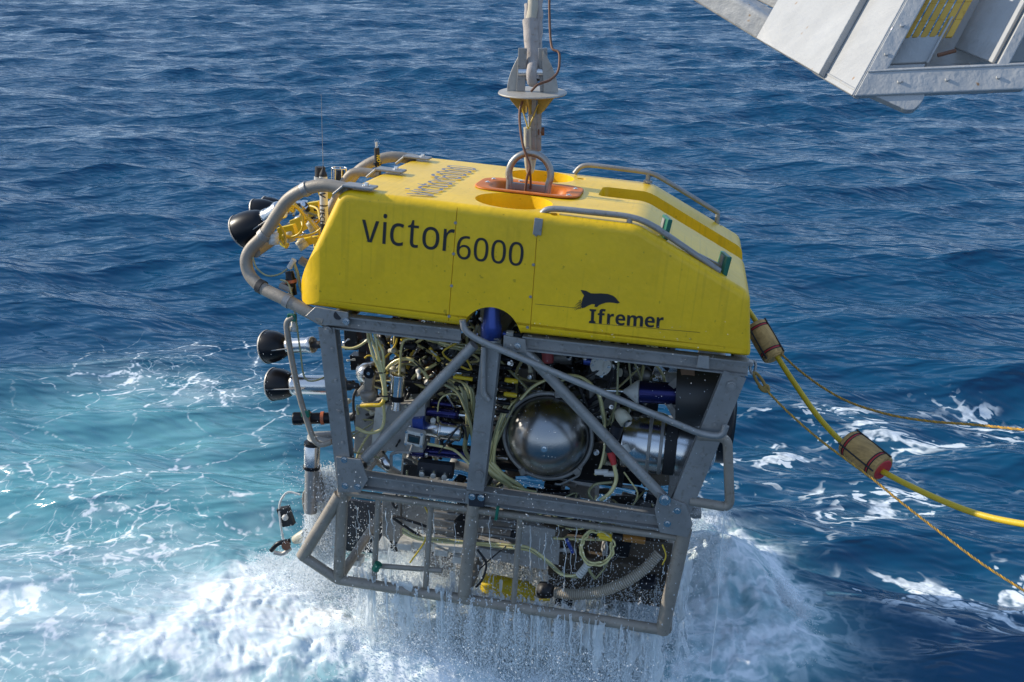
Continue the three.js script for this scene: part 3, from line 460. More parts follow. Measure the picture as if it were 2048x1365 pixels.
// ---- beacons and aerials on the nose
{ const g = grp('radio_beacon', rov), z = 0.45, b = P(649, 485, z), t = P(646, 338, z), ax = t.clone().sub(b).normalize(), L = b.distanceTo(t), r = px(8.5);
  part('body', lathe(b, t, [[0.0001, 0], [r, 0], [r, L - 0.04], [r * 0.9, L - 0.03], [r * 0.3, L], [0.0001, L + 0.03]]), M.black_matt, g);
  const at = (f) => b.clone().addScaledVector(ax, L * f); part('label_sleeve', cyl(at(0.52), at(0.90), r * 1.03, r * 1.03, 24), M.white_plastic, g); part('label_sleeve', cyl(at(0.26), at(0.5), r * 1.03, r * 1.03, 24), M.white_plastic, g);
  const tt = (s, f, w) => { const e = ax.clone().negate(), o = at(f).addScaledVector(new V3(-0.2, 0, 1).normalize(), r * 1.08).add(new V3(-0.012, 0, 0)); part('lettering', letters(s, font.b, o, e, new V3(1, 0, 0.2).normalize(), w), M.print, g); };
  tt('NOV', 0.88, 0.13); tt('TECH', 0.48, 0.115);
  part('whip_aerial', [cyl(t, P(642, 188, z), 0.0022, 0.0012, 6)], M.galvanised, g); }
{ const g = grp('strobe_beacon', rov), z = -0.55, b = P(757, 372, z), t = P(753, 296, z), r = px(6.4) * 1.05, ax = t.clone().sub(b).normalize(), L = b.distanceTo(t);
  part('body', lathe(b, t, [[0.0001, 0], [r, 0], [r, L], [0.0001, L]]), M.black_matt, g);
  part('dome', lathe(t, t.clone().add(ax), [[r * 0.92, 0], [r * 0.92, 0.045], [r * 0.6, 0.062], [0.0001, 0.068]]), M.glass, g); part('flash_tube', cyl(t, t.clone().addScaledVector(ax, 0.045), r * 0.4), M.white_plastic, g);
  const o = t.clone().addScaledVector(ax, -0.05).add(new V3(0.004, 0, r * 1.03)); part('lettering', letters('NOVATECH', font.b, o, ax.clone().negate(), new V3(1, 0, 0), 0.2), M.yellow_plain, g);
  part('clamp', [cyl(b.clone().addScaledVector(ax, L * 0.55), b.clone().addScaledVector(ax, L * 0.62), r * 1.5, r * 1.5)], M.black_plastic, g); }
{ const g = grp('acoustic_head', rov), z = 0.12, a = P(640, 368, z), b = P(640, 334, z), r = px(12); part('base', cyl(a, a.clone().lerp(b, 0.42), r * 1.15, r * 1.15), M.white_plastic, g); part('cap', cyl(a.clone().lerp(b, 0.42), b, r, r * 0.98), M.black_matt, g); part('flange', cyl(a.clone().lerp(b, -0.18), a, r * 1.6, r * 1.6), M.white_plastic, g); }
{ const g = grp('caged_transponder', rov), z = -0.1, a = P(678, 366, z), b = P(678, 336, z), r = px(12); part('body', lathe(a, b, [[0.0001, 0], [r, 0], [r, 0.03], [r * 1.05, 0.035], [r, 0.09], [0.0001, 0.09]]), M.black_matt, g);
  part('flange', cyl(a.clone().lerp(b, -0.25), a, r * 1.5, r * 1.5), M.cream, g); for (let k = 0; k < 7; k++) { const t = k / 7 * 6.283, o = new V3(Math.cos(t) * r * 1.45, 0, Math.sin(t) * r * 1.45); part('cage_rod', cyl(a.clone().add(o), b.clone().add(o), 0.004, 0.004, 6), M.bright_steel, g); } const tr = new THREE.TorusGeometry(r * 1.45, 0.004, 6, 24); tr.rotateX(Math.PI / 2); tr.translate(b.x, b.y, b.z); part('cage_ring', tr, M.bright_steel, g);
  part('base_plate', [bar(P(655, 374, -0.05), P(700, 374, -0.05), 0.09, 0.018)], M.yellow_plain, g); }
// float bottles, plugs and yellow cable loops
for (const [u, v, u2, v2, z, r, m] of [[547, 488, 547, 462, 0.70, 11, 'white_plastic'], [610, 497, 596, 478, 0.3, 12, 'cream'], [628, 462, 616, 440, 0.2, 10, 'cream'], [583, 484, 575, 462, 0.4, 10, 'cream']]) part('junction_bottle', lathe(P(u, v, z), P(u2, v2, z), [[0.0001, 0], [px(r), 0], [px(r), 0.035], [px(r * 0.8), 0.04], [px(r * 0.95), 0.045], [px(r * 0.95), 0.07], [0.0001, 0.075]]), M[m]);
for (const l of [[[575, 412, .66], [590, 415, .6], [606, 435, .5], [600, 468, .45], [575, 477, .45], [562, 470, .5], [590, 476, .4], [630, 464, .3], [648, 452, .3]], [[640, 440, .2], [632, 420, .1], [612, 414, 0], [600, 430, .1], [605, 452, .2]], [[560, 478, .6], [568, 490, .5], [566, 465, .6], [556, 447, .66]]]) hosePart(l, 0.011, M.hose_yellow, 'signal_cable');
for (let k = 0; k < 9; k++) { const u = rr(575, 640), v = rr(415, 480), z = rr(-0.5, 0.3); hosePart([[u, v, z], [u + rr(-25, 25), v + rr(-20, 20), z + rr(-.1, .1)], [u + rr(-30, 30), v + rr(-25, 25), z], [650, rr(430, 500), z]], rr(0.006, 0.011), k % 3 ? M.hose_yellow : M.hose_olive, 'signal_cable'); }
for (let k = 0; k < 7; k++) { const u = rr(590, 645), v = rr(408, 450), z = rr(-0.6, 0.25), a = P(u, v, z), b = P(u + rr(-22, 12), v + rr(-10, 12), z); part('connector', [cyl(a, b, rr(0.018, 0.03), rr(0.018, 0.03))], [M.bright_steel, M.cream, M.black_plastic][k % 3]); }
for (const [l, z] of [[[[585, 440], [612, 430], [618, 455], [592, 470]], 0.1], [[[560, 455], [590, 448], [596, 466], [566, 482]], 0.35], [[[620, 405], [640, 402], [642, 430], [622, 434]], -0.2], [[[600, 478], [640, 470], [640, 482], [604, 492]], 0.2], [[[640, 378], [690, 376], [700, 392], [646, 396]], 0.0]]) { const sh = new THREE.Shape(); l.forEach(([u, v], i) => { const p = P(u, v, z); i ? sh.lineTo(p.x, p.y) : sh.moveTo(p.x, p.y); }); const g = new THREE.ExtrudeGeometry(sh, { depth: 0.05, bevelEnabled: true, bevelSize: 0.004, bevelThickness: 0.004, bevelSegments: 2 }); g.translate(0, 0, z); part('nose_bracket', g, M.yellow_plain); }
for (let k = 0; k < 16; k++) { const u = rr(570, 645), v = rr(402, 500), z = rr(-0.6, 0.45), a = P(u, v, z), b = P(u + rr(-16, 16), v + rr(-16, 16), z + rr(-0.05, 0.05)); if (a.distanceTo(b) < 0.02) continue; part('connector', [cyl(a, b, rr(0.014, 0.028), rr(0.014, 0.028), 14)], [M.black_plastic, M.yellow_plain, M.cream, M.steel, M.white_plastic][k % 5]); }
part('nose_tube', sweep(pts([[600, 520, 0.1], [625, 535, 0.1], [660, 555, 0.1]]), px(10), 20, 14), M.tube_grey); part('connector', cyl(P(622, 520, 0.3), P(634, 540, 0.3), 0.03), M.black_plastic); part('connector', cyl(P(615, 548, 0.3), P(632, 530, 0.3), 0.025), M.black_plastic);
{ const g = grp('bumper_sensor', rov), a = P(586, 590, 0.74), b = P(578, 540, 0.74); part('body', lathe(a, b, [[0.0001, 0], [px(9), 0], [px(9), 0.07], [px(12), 0.075], [px(12), 0.11], [px(10), 0.115], [px(9), 0.16], [0.0001, 0.16]]), M.black_plastic, g); part('collar', cyl(a.clone().lerp(b, 0.5), a.clone().lerp(b, 0.62), px(12.5)), M.orange_band, g); part('cap', cyl(P(578, 536, 0.74), P(588, 520, 0.74), px(6)), M.white_plastic, g); part('cable', sweep(pts([[586, 524, .74], [594, 545, .74], [602, 580, .74], [616, 604, .74]]), 0.011), M.hose_olive, g); part('bracket', [bar(P(560, 570, 0.76), P(585, 580, 0.76), 0.05, 0.04)], M.galvanised, g); }
part('signal_cable', sweep(pts([[505, 515, .74], [512, 535, .76], [535, 552, .78], [560, 548, .76], [574, 538, .74]]), 0.006), M.hose_olive);

// ---- main frame
const ib = (a, b, h, w, t, m = M.aluminium, name = 'beam', up = UPY) => part(name, section(a, b, ishape(h, w, t), up), m);
for (const s of [1, -1]) {
  const z = s * (N - 0.05), q = (u, v) => { const p = P(u, v, N - 0.05); p.z = z; return p; };
  ib(q(655, 640), q(922, 670), px(30), 0.08, 0.01); ib(q(1046, 684), q(1497, 735), px(30), 0.08, 0.01);
  ib(q(690, 955), q(1345, 1043), px(34), 0.09, 0.01);
  ib(q(657, 652), q(694, 965), 0.09, px(36), 0.011, M.aluminium, 'post', Z);
  ib(q(984, 690), q(950, 1002), 0.09, px(38), 0.011, M.aluminium, 'post', Z);
  ib(q(1470, 745), q(1352, 1035), 0.09, px(46), 0.012, M.aluminium, 'post', Z);
  part('brace', cyl(q(948, 690), q(730, 918), px(11.5), px(11.5), 20), M.galvanised);
  part('brace', cyl(q(1040, 692), q(1336, 1005), px(11.5), px(11.5), 20), M.galvanised);
  // sled frame below
  part('skid_tube', pipe([q(604, 1112), q(676, 1160), q(1334, 1262)], px(12), 0.03), M.tube_grey);
  for (const [a, b, r] of [[[686, 978], [677, 1160], 13], [[948, 1004], [927, 1198], 15], [[1370, 1058], [1324, 1265], 15.5]]) part('sled_post', cyl(q(...a), q(...b), px(r), px(r), 20), M.tube_grey);
  for (const [a, b] of [[[757, 990], [748, 1158]], [[862, 1008], [851, 1175]], [[1041, 1030], [1027, 1206]]]) part('sled_post', cyl(q(...a), q(...b), px(6.5), px(6.5), 16), M.tube_grey);
  part('sled_rail', cyl(q(690, 985), q(1372, 1078), px(8), px(8), 16), M.tube_grey);
  part('sled_rail', cyl(q(752, 1132), q(884, 1142), px(6), px(6), 14), M.tube_grey);
  part('sled_brace', cyl(q(680, 990), q(604, 1114), px(14.5), px(14.5), 20), M.tube_grey);
  // guard hoop at the tail
  part('tail_hoop', pipe([q(1395, 868), q(1455, 872), q(1460, 1012), q(1380, 998)].map((p) => p.add(new V3(0, 0, s * 0.03))), px(10), 0.06), M.tube_grey);
}
part('tie_bar', pipe(pts([[925, 640], [928, 662], [960, 682], [1400, 868], [1445, 874], [1452, 852]], N + 0.05), px(7), 0.06), M.galvanised);
part('stay_tube', pipe(pts([[968, 694], [966, 786], [978, 802]], N + 0.02), px(5.5), 0.03), M.galvanised);
// cross members between the two sides
for (const [u, v] of [[668, 645], [985, 690], [1480, 735], [696, 960], [950, 1002], [1345, 1042]]) { const a = P(u, v, N - 0.1); ib(a.clone().setZ(N - 0.1), a.clone().setZ(-N + 0.1), px(28), 0.08, 0.01, M.aluminium, 'cross_beam'); }
for (const [u, v] of [[604, 1112], [676, 1160], [927, 1198], [1334, 1262]]) { const a = P(u, v, N - 0.05); part('cross_tube', cyl(a.clone().setZ(N - 0.06), a.clone().setZ(-N + 0.06), px(11)), M.tube_grey); }
// gusset plates with bolts
function gusset(list, z, m = M.aluminium, bolts = []) { const s = new THREE.Shape(); list.forEach(([u, v], i) => { const p = P(u, v, z); i ? s.lineTo(p.x, p.y) : s.moveTo(p.x, p.y); }); const g = new THREE.ExtrudeGeometry(s, { depth: 0.014, bevelEnabled: true, bevelSize: 0.002, bevelThickness: 0.002, bevelSegments: 1 }); g.translate(0, 0, z - 0.014); const o = grp('gusset_plate', rov); part('plate', g, m, o); for (const [u, v] of bolts) bolt(P(u, v, z), Z, 0.016, 0.014, M.steel, o); }
gusset([[630, 615], [695, 626], [696, 652], [640, 650], [612, 632]], N + 0.012, M.galvanised, [[692, 643]]);
part('lightening_hole', cyl(P(676, 631, N + 0.010), P(676, 631, N + 0.0155), px(9.5), px(9.5), 28), M.black_matt);
gusset([[672, 915], [720, 920], [735, 960], [720, 985], [676, 985]], N + 0.012, M.aluminium, [[688, 920], [690, 972], [715, 974]]);
gusset([[1318, 990], [1372, 1010], [1385, 1050], [1375, 1075], [1320, 1065], [1310, 1020]], N + 0.012, M.aluminium, [[1330, 1003], [1355, 1022], [1335, 1048]]);
gusset([[938, 990], [970, 992], [967, 1015], [938, 1012]], N + 0.012, M.navy, [[944, 994], [962, 996]]);
gusset([[1008, 672], [1050, 680], [1052, 706], [1006, 702]], N - 0.01, M.galvanised, [[1035, 693]]);
gusset([[1398, 712], [1418, 714], [1418, 738], [1394, 735]], N + 0.012, M.galvanised, []);
for (const [u, v] of [[1463, 772], [655, 662], [958, 950]]) bolt(P(u, v, N + 0.006), Z, 0.02, 0.012, M.galvanised);
for (const [u0, v0, u1, v1, n] of [[705, 650, 900, 672, 6], [1060, 692, 1460, 738, 10], [760, 972, 920, 994, 5], [990, 1004, 1290, 1044, 8]]) for (let k = 0; k < n; k++) { const t = (k + 0.5) / n; bolt(P(u0 + (u1 - u0) * t + rr(-8, 8), v0 + (v1 - v0) * t - 6, N - 0.042), Z, 0.008, 0.006, M.galvanised); }
for (const [u0, v0, u1, v1] of [[662, 680, 690, 930], [982, 720, 955, 980], [1462, 770, 1362, 1015]]) for (let k = 0; k < 4; k++) { const t = (k + 0.3) / 4; bolt(P(u0 + (u1 - u0) * t, v0 + (v1 - v0) * t, N - 0.001), Z, 0.009, 0.006, M.galvanised); }
bolt(P(1330, 1000, N + 0.03), Z, 0.026, 0.03, M.steel);
part('pad_eye', [bar(P(1490, 722, N - 0.1), P(1506, 728, N - 0.1), 0.06, 0.03)], M.galvanised);
// ---- equipment inside the frame
{ // polished pressure sphere in a clamp ring
  const g = grp('pressure_sphere', rov), z = 0.42, c = P(1098, 868, z), R = P(1098, 868, z).distanceTo(P(1184, 876, z)) * 0.985, dir = eye.clone().sub(c).setX(0).normalize().lerp(Z, 0.75).normalize();
  const s = new THREE.SphereGeometry(R, 64, 48); s.translate(c.x, c.y, c.z); part('shell', s, mat('sphere_metal', [0.33, 0.325, 0.32], 0.27, 1, { bumpMap: grain3, bumpScale: 0.0005 }), g);
  const m = frameTo(c, c.clone().add(dir)), t = new THREE.TorusGeometry(R * 1.035, 0.015, 12, 64); t.rotateX(Math.PI / 2); t.translate(0, 0.06, 0); t.applyMatrix4(m); part('clamp_ring', t, M.aluminium, g);
  for (const a of [0.4, 1.7, 2.6, 3.9, 5.2]) { const o = new V3(Math.cos(a) * R * 1.06, 0.06, Math.sin(a) * R * 1.06).applyMatrix4(m), b = new RoundedBoxGeometry(0.05, 0.045, 0.05, 2, 0.006); b.rotateZ(a); b.translate(o.x, o.y, o.z); part('clamp_lug', b, M.aluminium, g); }
  const pl = c.clone().add(eye.clone().sub(c).normalize().multiplyScalar(R)), pc = c.clone().add(P(1090, 893, z + 0.25).sub(c).normalize().multiplyScalar(R)); const out = pc.clone().sub(c).normalize();
  part('port_plug', [cyl(pc.clone().addScaledVector(out, -0.005), pc.clone().addScaledVector(out, 0.008), 0.024, 0.022), cyl(pc, pc.clone().addScaledVector(out, 0.02), 0.012)], M.bright_steel, g);
  part('lifting_handle', pipe(pts([[1110, 968], [1120, 970], [1158, 952], [1166, 925]], 0.5), 0.008, 0.02), M.galvanised, g);
}
{ // stainless canister with bands lying along the tail
  const g = grp('canister', rov), z = 0.45, a = P(1238, 882, z), b = P(1432, 905, z), L = a.distanceTo(b), r = px(58) * 1.06;
  part('body', lathe(a, b, [[0.0001, 0], [r * 0.7, 0], [r * 0.9, 0.02], [r * 0.94, 0.03], [r * 0.94, L * 0.18], [r, L * 0.19], [r, L * 0.46], [r * 0.93, L * 0.47], [r * 0.93, L * 0.60], [r, L * 0.61], [r, L * 0.72], [r * 0.95, L * 0.73], [r * 0.95, L * 0.82], [r * 0.75, L * 0.95], [r * 0.3, L], [0.0001, L]], 44), M.steel, g);
  for (const t of [0.3, 0.42]) part('band', lathe(a, b, [[r * 1.0, L * t], [r * 1.03, L * t + 0.003], [r * 1.03, L * t + 0.02], [r, L * t + 0.023]], 44), M.galvanised, g);
  part('saddle', lathe(a, b, [[r * 0.94, L * 0.475], [r * 1.01, L * 0.48], [r * 1.01, L * 0.59], [r * 0.94, L * 0.595]], 44), M.black_matt, g);
  part('end_cap', lathe(a, b, [[r * 0.5, -0.03], [r * 0.55, 0], [r * 0.2, -0.031]], 24), M.black_plastic, g);
}
{ // stern thruster: white cone, dark anodised motor, ducted propeller
  const g = grp('thruster', rov), z = 0.5, a = P(1246, 783, z), b = P(1362, 788, z), e = P(1440, 792, z), r = px(23) * 1.05, ax = e.clone().sub(a).normalize();
  const f = (t) => a.clone().addScaledVector(ax, t), L = a.distanceTo(b), L2 = a.distanceTo(e);
  part('nose_cone', lathe(a, e, [[0.0001, 0], [0.008, 0.0], [r * 1.06, 0.095], [r * 1.06, 0.11], [0.0001, 0.112]]), M.white_plastic, g);
  part('motor', lathe(a, e, [[r * 0.95, 0.11], [r, 0.112], [r, L], [r * 0.8, L + 0.02], [0.0001, L + 0.02]]), M.purple_anodised, g);
  part('duct', lathe(a, e, [[r * 2.75, L - 0.03], [r * 2.9, L + 0.02], [r * 2.7, L2], [r * 2.6, L2], [r * 2.7, L + 0.02], [r * 2.6, L - 0.02], [r * 2.75, L - 0.03]], 40), mat('duct_grey', [0.03, 0.028, 0.026], 0.45), g);
  part('hub', lathe(a, e, [[0.0001, L - 0.02], [r * 0.7, L], [r * 0.6, L2 - 0.05], [0.0001, L2]]), M.black_plastic, g);
  for (let k = 0; k < 4; k++) { const s = new THREE.Shape(); s.moveTo(-0.03, 0.03); s.quadraticCurveTo(-0.09, r * 1.6, -0.05, r * 2.45); s.lineTo(0.07, r * 2.45); s.quadraticCurveTo(0.07, r * 1.2, 0.03, 0.03); const bg = new THREE.ExtrudeGeometry(s, { depth: 0.008, bevelEnabled: false }); bg.rotateY(0.7); bg.rotateY(Math.PI / 2); bg.rotateX(0); bg.rotateZ(0); const mm = new THREE.Matrix4().makeRotationX(k * Math.PI / 2 + 0.4); bg.applyMatrix4(mm); const o = f(L + 0.1); bg.translate(o.x, o.y, o.z); part('blade', bg, mat('blade_brown', [0.12, 0.055, 0.022], 0.5), g); }
  for (let k = 0; k < 3; k++) { const t = k * 2.094 + 0.5, o = new V3(0, Math.cos(t) * r * 2.7, Math.sin(t) * r * 2.7); part('strut', bar(f(L * 0.8).add(o.clone().multiplyScalar(0.3)), f(L + 0.02).add(o), 0.012, 0.05), M.aluminium, g); }
  part('shaft', cyl(f(0), f(-0.14), 0.012, 0.009), M.bright_steel, g);
}
plate([[1362, 738], [1388, 735], [1392, 800], [1384, 828], [1372, 815]], 0.62, 0.04, mat('bracket_brown', [0.16, 0.085, 0.04], 0.6), 'thruster_bracket');
part('tail_thruster', lathe(P(1400, 850, -0.2), P(1440, 856, -0.2), [[0.0001, 0], [0.24, 0.0], [0.26, 0.03], [0.26, 0.2], [0.22, 0.24], [0.0001, 0.25]], 40), M.black_plastic);
{ // vertical thruster under the arch
  const g = grp('vertical_thruster', rov), z = 0.74, b = P(981, 694, z), t = P(987, 560, z), L = b.distanceTo(t), r = px(20);
  part('motor', lathe(b, t, [[0.0001, 0.06], [r * 1.1, 0.06], [r * 1.1, 0.15], [r * 0.95, 0.16], [r * 0.6, L], [0.0001, L]]), M.blue_anodised, g);
  part('nose_cone', lathe(b, t, [[0.0001, -0.09], [r * 0.3, -0.09], [r * 1.1, 0.03], [r * 1.12, 0.06], [0.0001, 0.062]]), M.white_plastic, g);
  part('shaft', cyl(b.clone().add(new V3(0, -0.08, 0)), b.clone().add(new V3(-0.01, -0.17, 0)), 0.014), M.bright_steel, g);
  part('duct', lathe(b, t, [[r * 1.9, L * 0.8], [r * 1.95, L * 0.9], [r * 1.9, L * 1.1], [r * 1.8, L * 1.1], [r * 1.85, L * 0.9], [r * 1.85, L * 0.81]], 36), M.black_matt, g);
}
{ const g = grp('valve', rov), a = P(1006, 668, 0.7), b = P(1042, 672, 0.7); part('body', cyl(a.clone().lerp(b, 0.2), a.clone().lerp(b, 0.6), px(9)), M.white_plastic, g); part('collar', cyl(a, a.clone().lerp(b, 0.2), px(6)), M.blue_anodised, g); part('stem', cyl(a.clone().lerp(b, 0.6), b, px(6)), M.navy, g); }
{ const g = grp('flange_disc', rov), c = P(1203, 728, 0.35), d = c.clone().addScaledVector(new V3(0, 0.1, 1).normalize(), 0.06); part('disc', cyl(c, d, px(24), px(23), 32), M.white_plastic, g); for (let k = 0; k < 6; k++) { const a = k * 1.047; bolt(d.clone().add(new V3(Math.cos(a) * px(18), Math.sin(a) * px(18), 0)), Z, 0.007, 0.008, M.steel, g); } part('collar', cyl(P(1168, 722, 0.35), P(1185, 724, 0.35), px(9)), M.blue_anodised, g); }
{ const g = grp('strobe_pod', rov), a = P(1094, 700, 0.4), b = P(1094, 672, 0.4); part('body', lathe(P(1096, 725, 0.4), b, [[0.0001, 0], [px(12), 0], [px(13), 0.02], [px(13), 0.12], [px(10), 0.17], [0.0001, 0.17]]), mat('pink_dye', [0.35, 0.06, 0.06], 0.5), g); part('band', cyl(a, a.clone().lerp(b, 0.25), px(13.6)), M.navy, g); }
{ const g = grp('camera_head', rov), a = P(1236, 822, 0.66), b = P(1254, 846, 0.72); part('body', lathe(a, b, [[0.0001, 0], [px(9), 0], [px(14), 0.03], [px(15), 0.05], [px(15), 0.1], [0.0001, 0.105]]), M.cream, g); part('lens', cyl(b, b.clone().lerp(a, -0.15), px(9)), M.lens, g); part('stem', sweep(pts([[1236, 850, .62], [1228, 878, .6], [1222, 905, .6]]), px(13)), M.navy, g); part('plug', cyl(P(1222, 905, .62), P(1228, 930, .64), px(9), px(6)), M.red_paint, g); part('cap', cyl(P(1245, 892, .66), P(1252, 908, .68), px(12)), M.white_plastic, g); }
// left bay: mast, panels, canister, blue rams, pan camera, chrome knobs
part('mast', cyl(P(768, 650, 0.3), P(762, 760, 0.3), px(17)), M.galvanised);
part('mast_foot', lathe(P(720, 750, 0.32), P(772, 738, 0.32), [[0.0001, 0], [px(22), 0], [px(25), 0.05], [px(25), 0.14], [px(15), 0.18], [0.0001, 0.18]]), M.steel);
{ const g = grp('mirror_canister', rov), a = P(794, 790, 0.62), b = P(796, 748, 0.62), L = a.distanceTo(b); part('body', lathe(a, b, [[px(16.5), 0], [px(16.5), L - 0.008], [px(15.5), L], [0.0001, L]]), M.bright_steel, g); part('collar', cyl(a, a.clone().lerp(b, -0.25), px(17)), M.black_plastic, g); part('foot', cyl(a.clone().lerp(b, -0.25), a.clone().lerp(b, -0.7), px(9), px(12)), M.steel, g); }
function plate(list, z, t, m, name = 'panel') { const s = new THREE.Shape(); const q = list.map(([u, v]) => P(u, v, z)); q.forEach((p, i) => (i ? s.lineTo(p.x, p.y) : s.moveTo(p.x, p.y))); const g = new THREE.ExtrudeGeometry(s, { depth: t, bevelEnabled: true, bevelSize: 0.003, bevelThickness: 0.003, bevelSegments: 1 }); g.translate(0, 0, z - t); return part(name, g, m); }
plate([[770, 812], [850, 806], [845, 905], [742, 900]], 0.55, 0.2, M.grey_panel, 'tool_box');
plate([[713, 818], [752, 808], [748, 905], [708, 905]], 0.5, 0.14, M.grey_panel, 'tool_box');
plate([[752, 810], [775, 812], [748, 905], [742, 905]], 0.57, 0.03, M.white_plastic);
plate([[826, 775], [930, 765], [935, 795], [830, 800]], 0.15, 0.2, M.cream, 'tool_box');
{ const g = grp('window_box', rov), c = P(830, 875, 0.66), b = new RoundedBoxGeometry(0.13, 0.11, 0.07, 3, 0.012); b.rotateZ(-0.08); b.translate(c.x, c.y, c.z); part('case', b, M.white_plastic, g); const w = new RoundedBoxGeometry(0.088, 0.062, 0.012, 2, 0.006); w.rotateZ(-0.08); w.translate(c.x, c.y, c.z + 0.034); part('gasket', w, M.rubber, g); const l = new RoundedBoxGeometry(0.076, 0.05, 0.012, 2, 0.005); l.rotateZ(-0.08); l.translate(c.x, c.y, c.z + 0.037); part('window', l, M.lens, g); for (const [dx, dy] of [[-0.055, 0.045], [0.055, 0.045], [-0.055, -0.045], [0.055, -0.045]]) bolt(new V3(c.x + dx, c.y + dy, c.z + 0.034), Z, 0.007, 0.006, M.steel, g); }
for (const [u, v, u2, v2, r, z] of [[838, 822, 918, 830, 10, 0.5], [862, 806, 912, 812, 8, 0.42], [832, 900, 985, 915, 12, 0.45], [820, 905, 850, 908, 9, 0.5]]) { const g = grp('hydraulic_ram', rov), a = P(u, v, z), b = P(u2, v2, z), L = a.distanceTo(b); part('barrel', lathe(a, b, [[0.0001, 0], [px(r), 0], [px(r), L * 0.85], [px(r) * 1.1, L * 0.86], [px(r) * 1.1, L], [0.0001, L]]), M.purple_anodised, g); part('rod', cyl(b, a.clone().lerp(b, 1.2), px(r * 0.45)), M.bright_steel, g); }
plate([[825, 840], [845, 838], [845, 860], [825, 860]], 0.6, 0.06, M.blue_anodised, 'manifold_block');
{ const g = grp('motor_body', rov), a = P(845, 855, 0.52), b = P(925, 865, 0.5), L = a.distanceTo(b); part('case', lathe(a, b, [[0.0001, 0], [px(20), 0], [px(20), L * 0.4], [px(26), L * 0.42], [px(26), L * 0.48], [px(22), L * 0.5], [px(22), L * 0.95], [px(12), L], [0.0001, L]]), M.steel, g); part('knob', cyl(P(866, 845, 0.6), P(866, 841, 0.64), 0.018), M.white_plastic, g); }
for (const [u, v] of [[846, 940], [869, 943], [891, 946]]) { const g = grp('pressure_gauge', rov), c = P(u, v, 0.68); part('barrel', cyl(c, c.clone().add(new V3(0.004, -0.012, 0.05)), px(7), px(7)), M.bright_steel, g); part('cap', cyl(c.clone().add(new V3(0.004, -0.012, 0.05)), c.clone().add(new V3(0.005, -0.014, 0.062)), px(6), px(5)), M.white_plastic, g); }
plate([[836, 925], [905, 933], [903, 958], [834, 950]], 0.68, 0.06, M.navy, 'manifold_block');
part('drain_spout', lathe(P(765, 915, 0.7), P(780, 942, 0.7), [[0.0001, 0], [px(10), 0], [px(10), 0.05], [px(12), 0.055], [px(9), 0.09], [px(7), 0.1], [0.0001, 0.1]]), M.steel);
part('bracket', pipe(pts([[782, 935], [782, 908], [800, 904], [820, 906], [826, 890]], 0.7), px(3.5), 0.02), M.galvanised);
for (const [u, v, u2, v2] of [[715, 790, 760, 740], [710, 880, 760, 800], [700, 830, 745, 830], [690, 690, 740, 680]]) part('bracket', bar(P(u, v, rr(0.2, 0.55)), P(u2, v2, rr(0.2, 0.55)), 0.05, 0.03), M.aluminium);
{ const g = grp('pan_joint', rov); const c = P(742, 742, 0.6); part('disc', cyl(c, c.clone().add(new V3(0, 0, 0.05)), px(14), px(13), 28), M.black_plastic, g); part('arm', [bar(c, P(735, 800, 0.55), 0.07, 0.06)], M.galvanised, g); part('hub', cyl(c, c.clone().add(new V3(0, 0, 0.062)), px(4)), M.steel, g); part('joint', lathe(P(735, 780, 0.58), P(740, 806, 0.58), [[0.0001, 0], [0.05, 0], [0.06, 0.03], [0.05, 0.08], [0.0001, 0.08]]), M.aluminium, g); }
for (const [u0, v0, u1, v1, z, t, m] of [[688, 656, 712, 700, 0.4, 0.1, 'black_matt'], [700, 712, 728, 740, 0.2, 0.1, 'black_plastic'], [716, 660, 730, 735, 0.1, 0.1, 'navy'], [790, 660, 812, 700, 0.2, 0.12, 'black_plastic'], [818, 680, 850, 720, 0.1, 0.1, 'black_matt'], [840, 725, 870, 760, 0.15, 0.1, 'rust_brown'], [720, 745, 745, 800, 0.2, 0.1, 'black_matt'], [800, 730, 835, 790, 0.2, 0.1, 'navy']]) plate([[u0, v0], [u1, v0 + 3], [u1 + 2, v1], [u0 + 2, v1]], z, t, M[m], 'electronics_box');
{ const r = rng(61); for (let k = 0; k < 70; k++) { const u = rr(690, 925, r), v = rr(668, 935, r), z = rr(0.2, 0.6, r), a = P(u, v, z), b = P(u + rr(-20, 20, r), v + rr(-18, 18, r), z + rr(-0.06, 0.06, r)), L = a.distanceTo(b), R = rr(0.007, 0.022, r); if (L < 0.02) continue; part('fitting', lathe(a, b, [[0.0001, 0], [R, 0], [R, L * 0.3], [R * 0.6, L * 0.34], [R * 0.6, L * 0.68], [R * 0.85, L * 0.7], [R * 0.85, L], [0.0001, L]], 12), [M.steel, M.black_plastic, M.cream, M.galvanised, M.rubber, M.white_plastic, M.black_matt, M.hose_yellow][k % 8]); }
  for (let k = 0; k < 22; k++) { const u = rr(700, 930, r), v = rr(660, 900, r), z = rr(0.3, 0.62, r); hosePart([[u, v, z], [u + rr(-30, 30, r), v + rr(-20, 30, r), z], [u + rr(-50, 50, r), v + rr(-10, 60, r), z], [u + rr(-60, 60, r), v + rr(10, 90, r), z]], rr(0.006, 0.011, r), [M.hose_clear, M.rubber, M.hose_yellow, M.hose_olive][k % 4]); } }
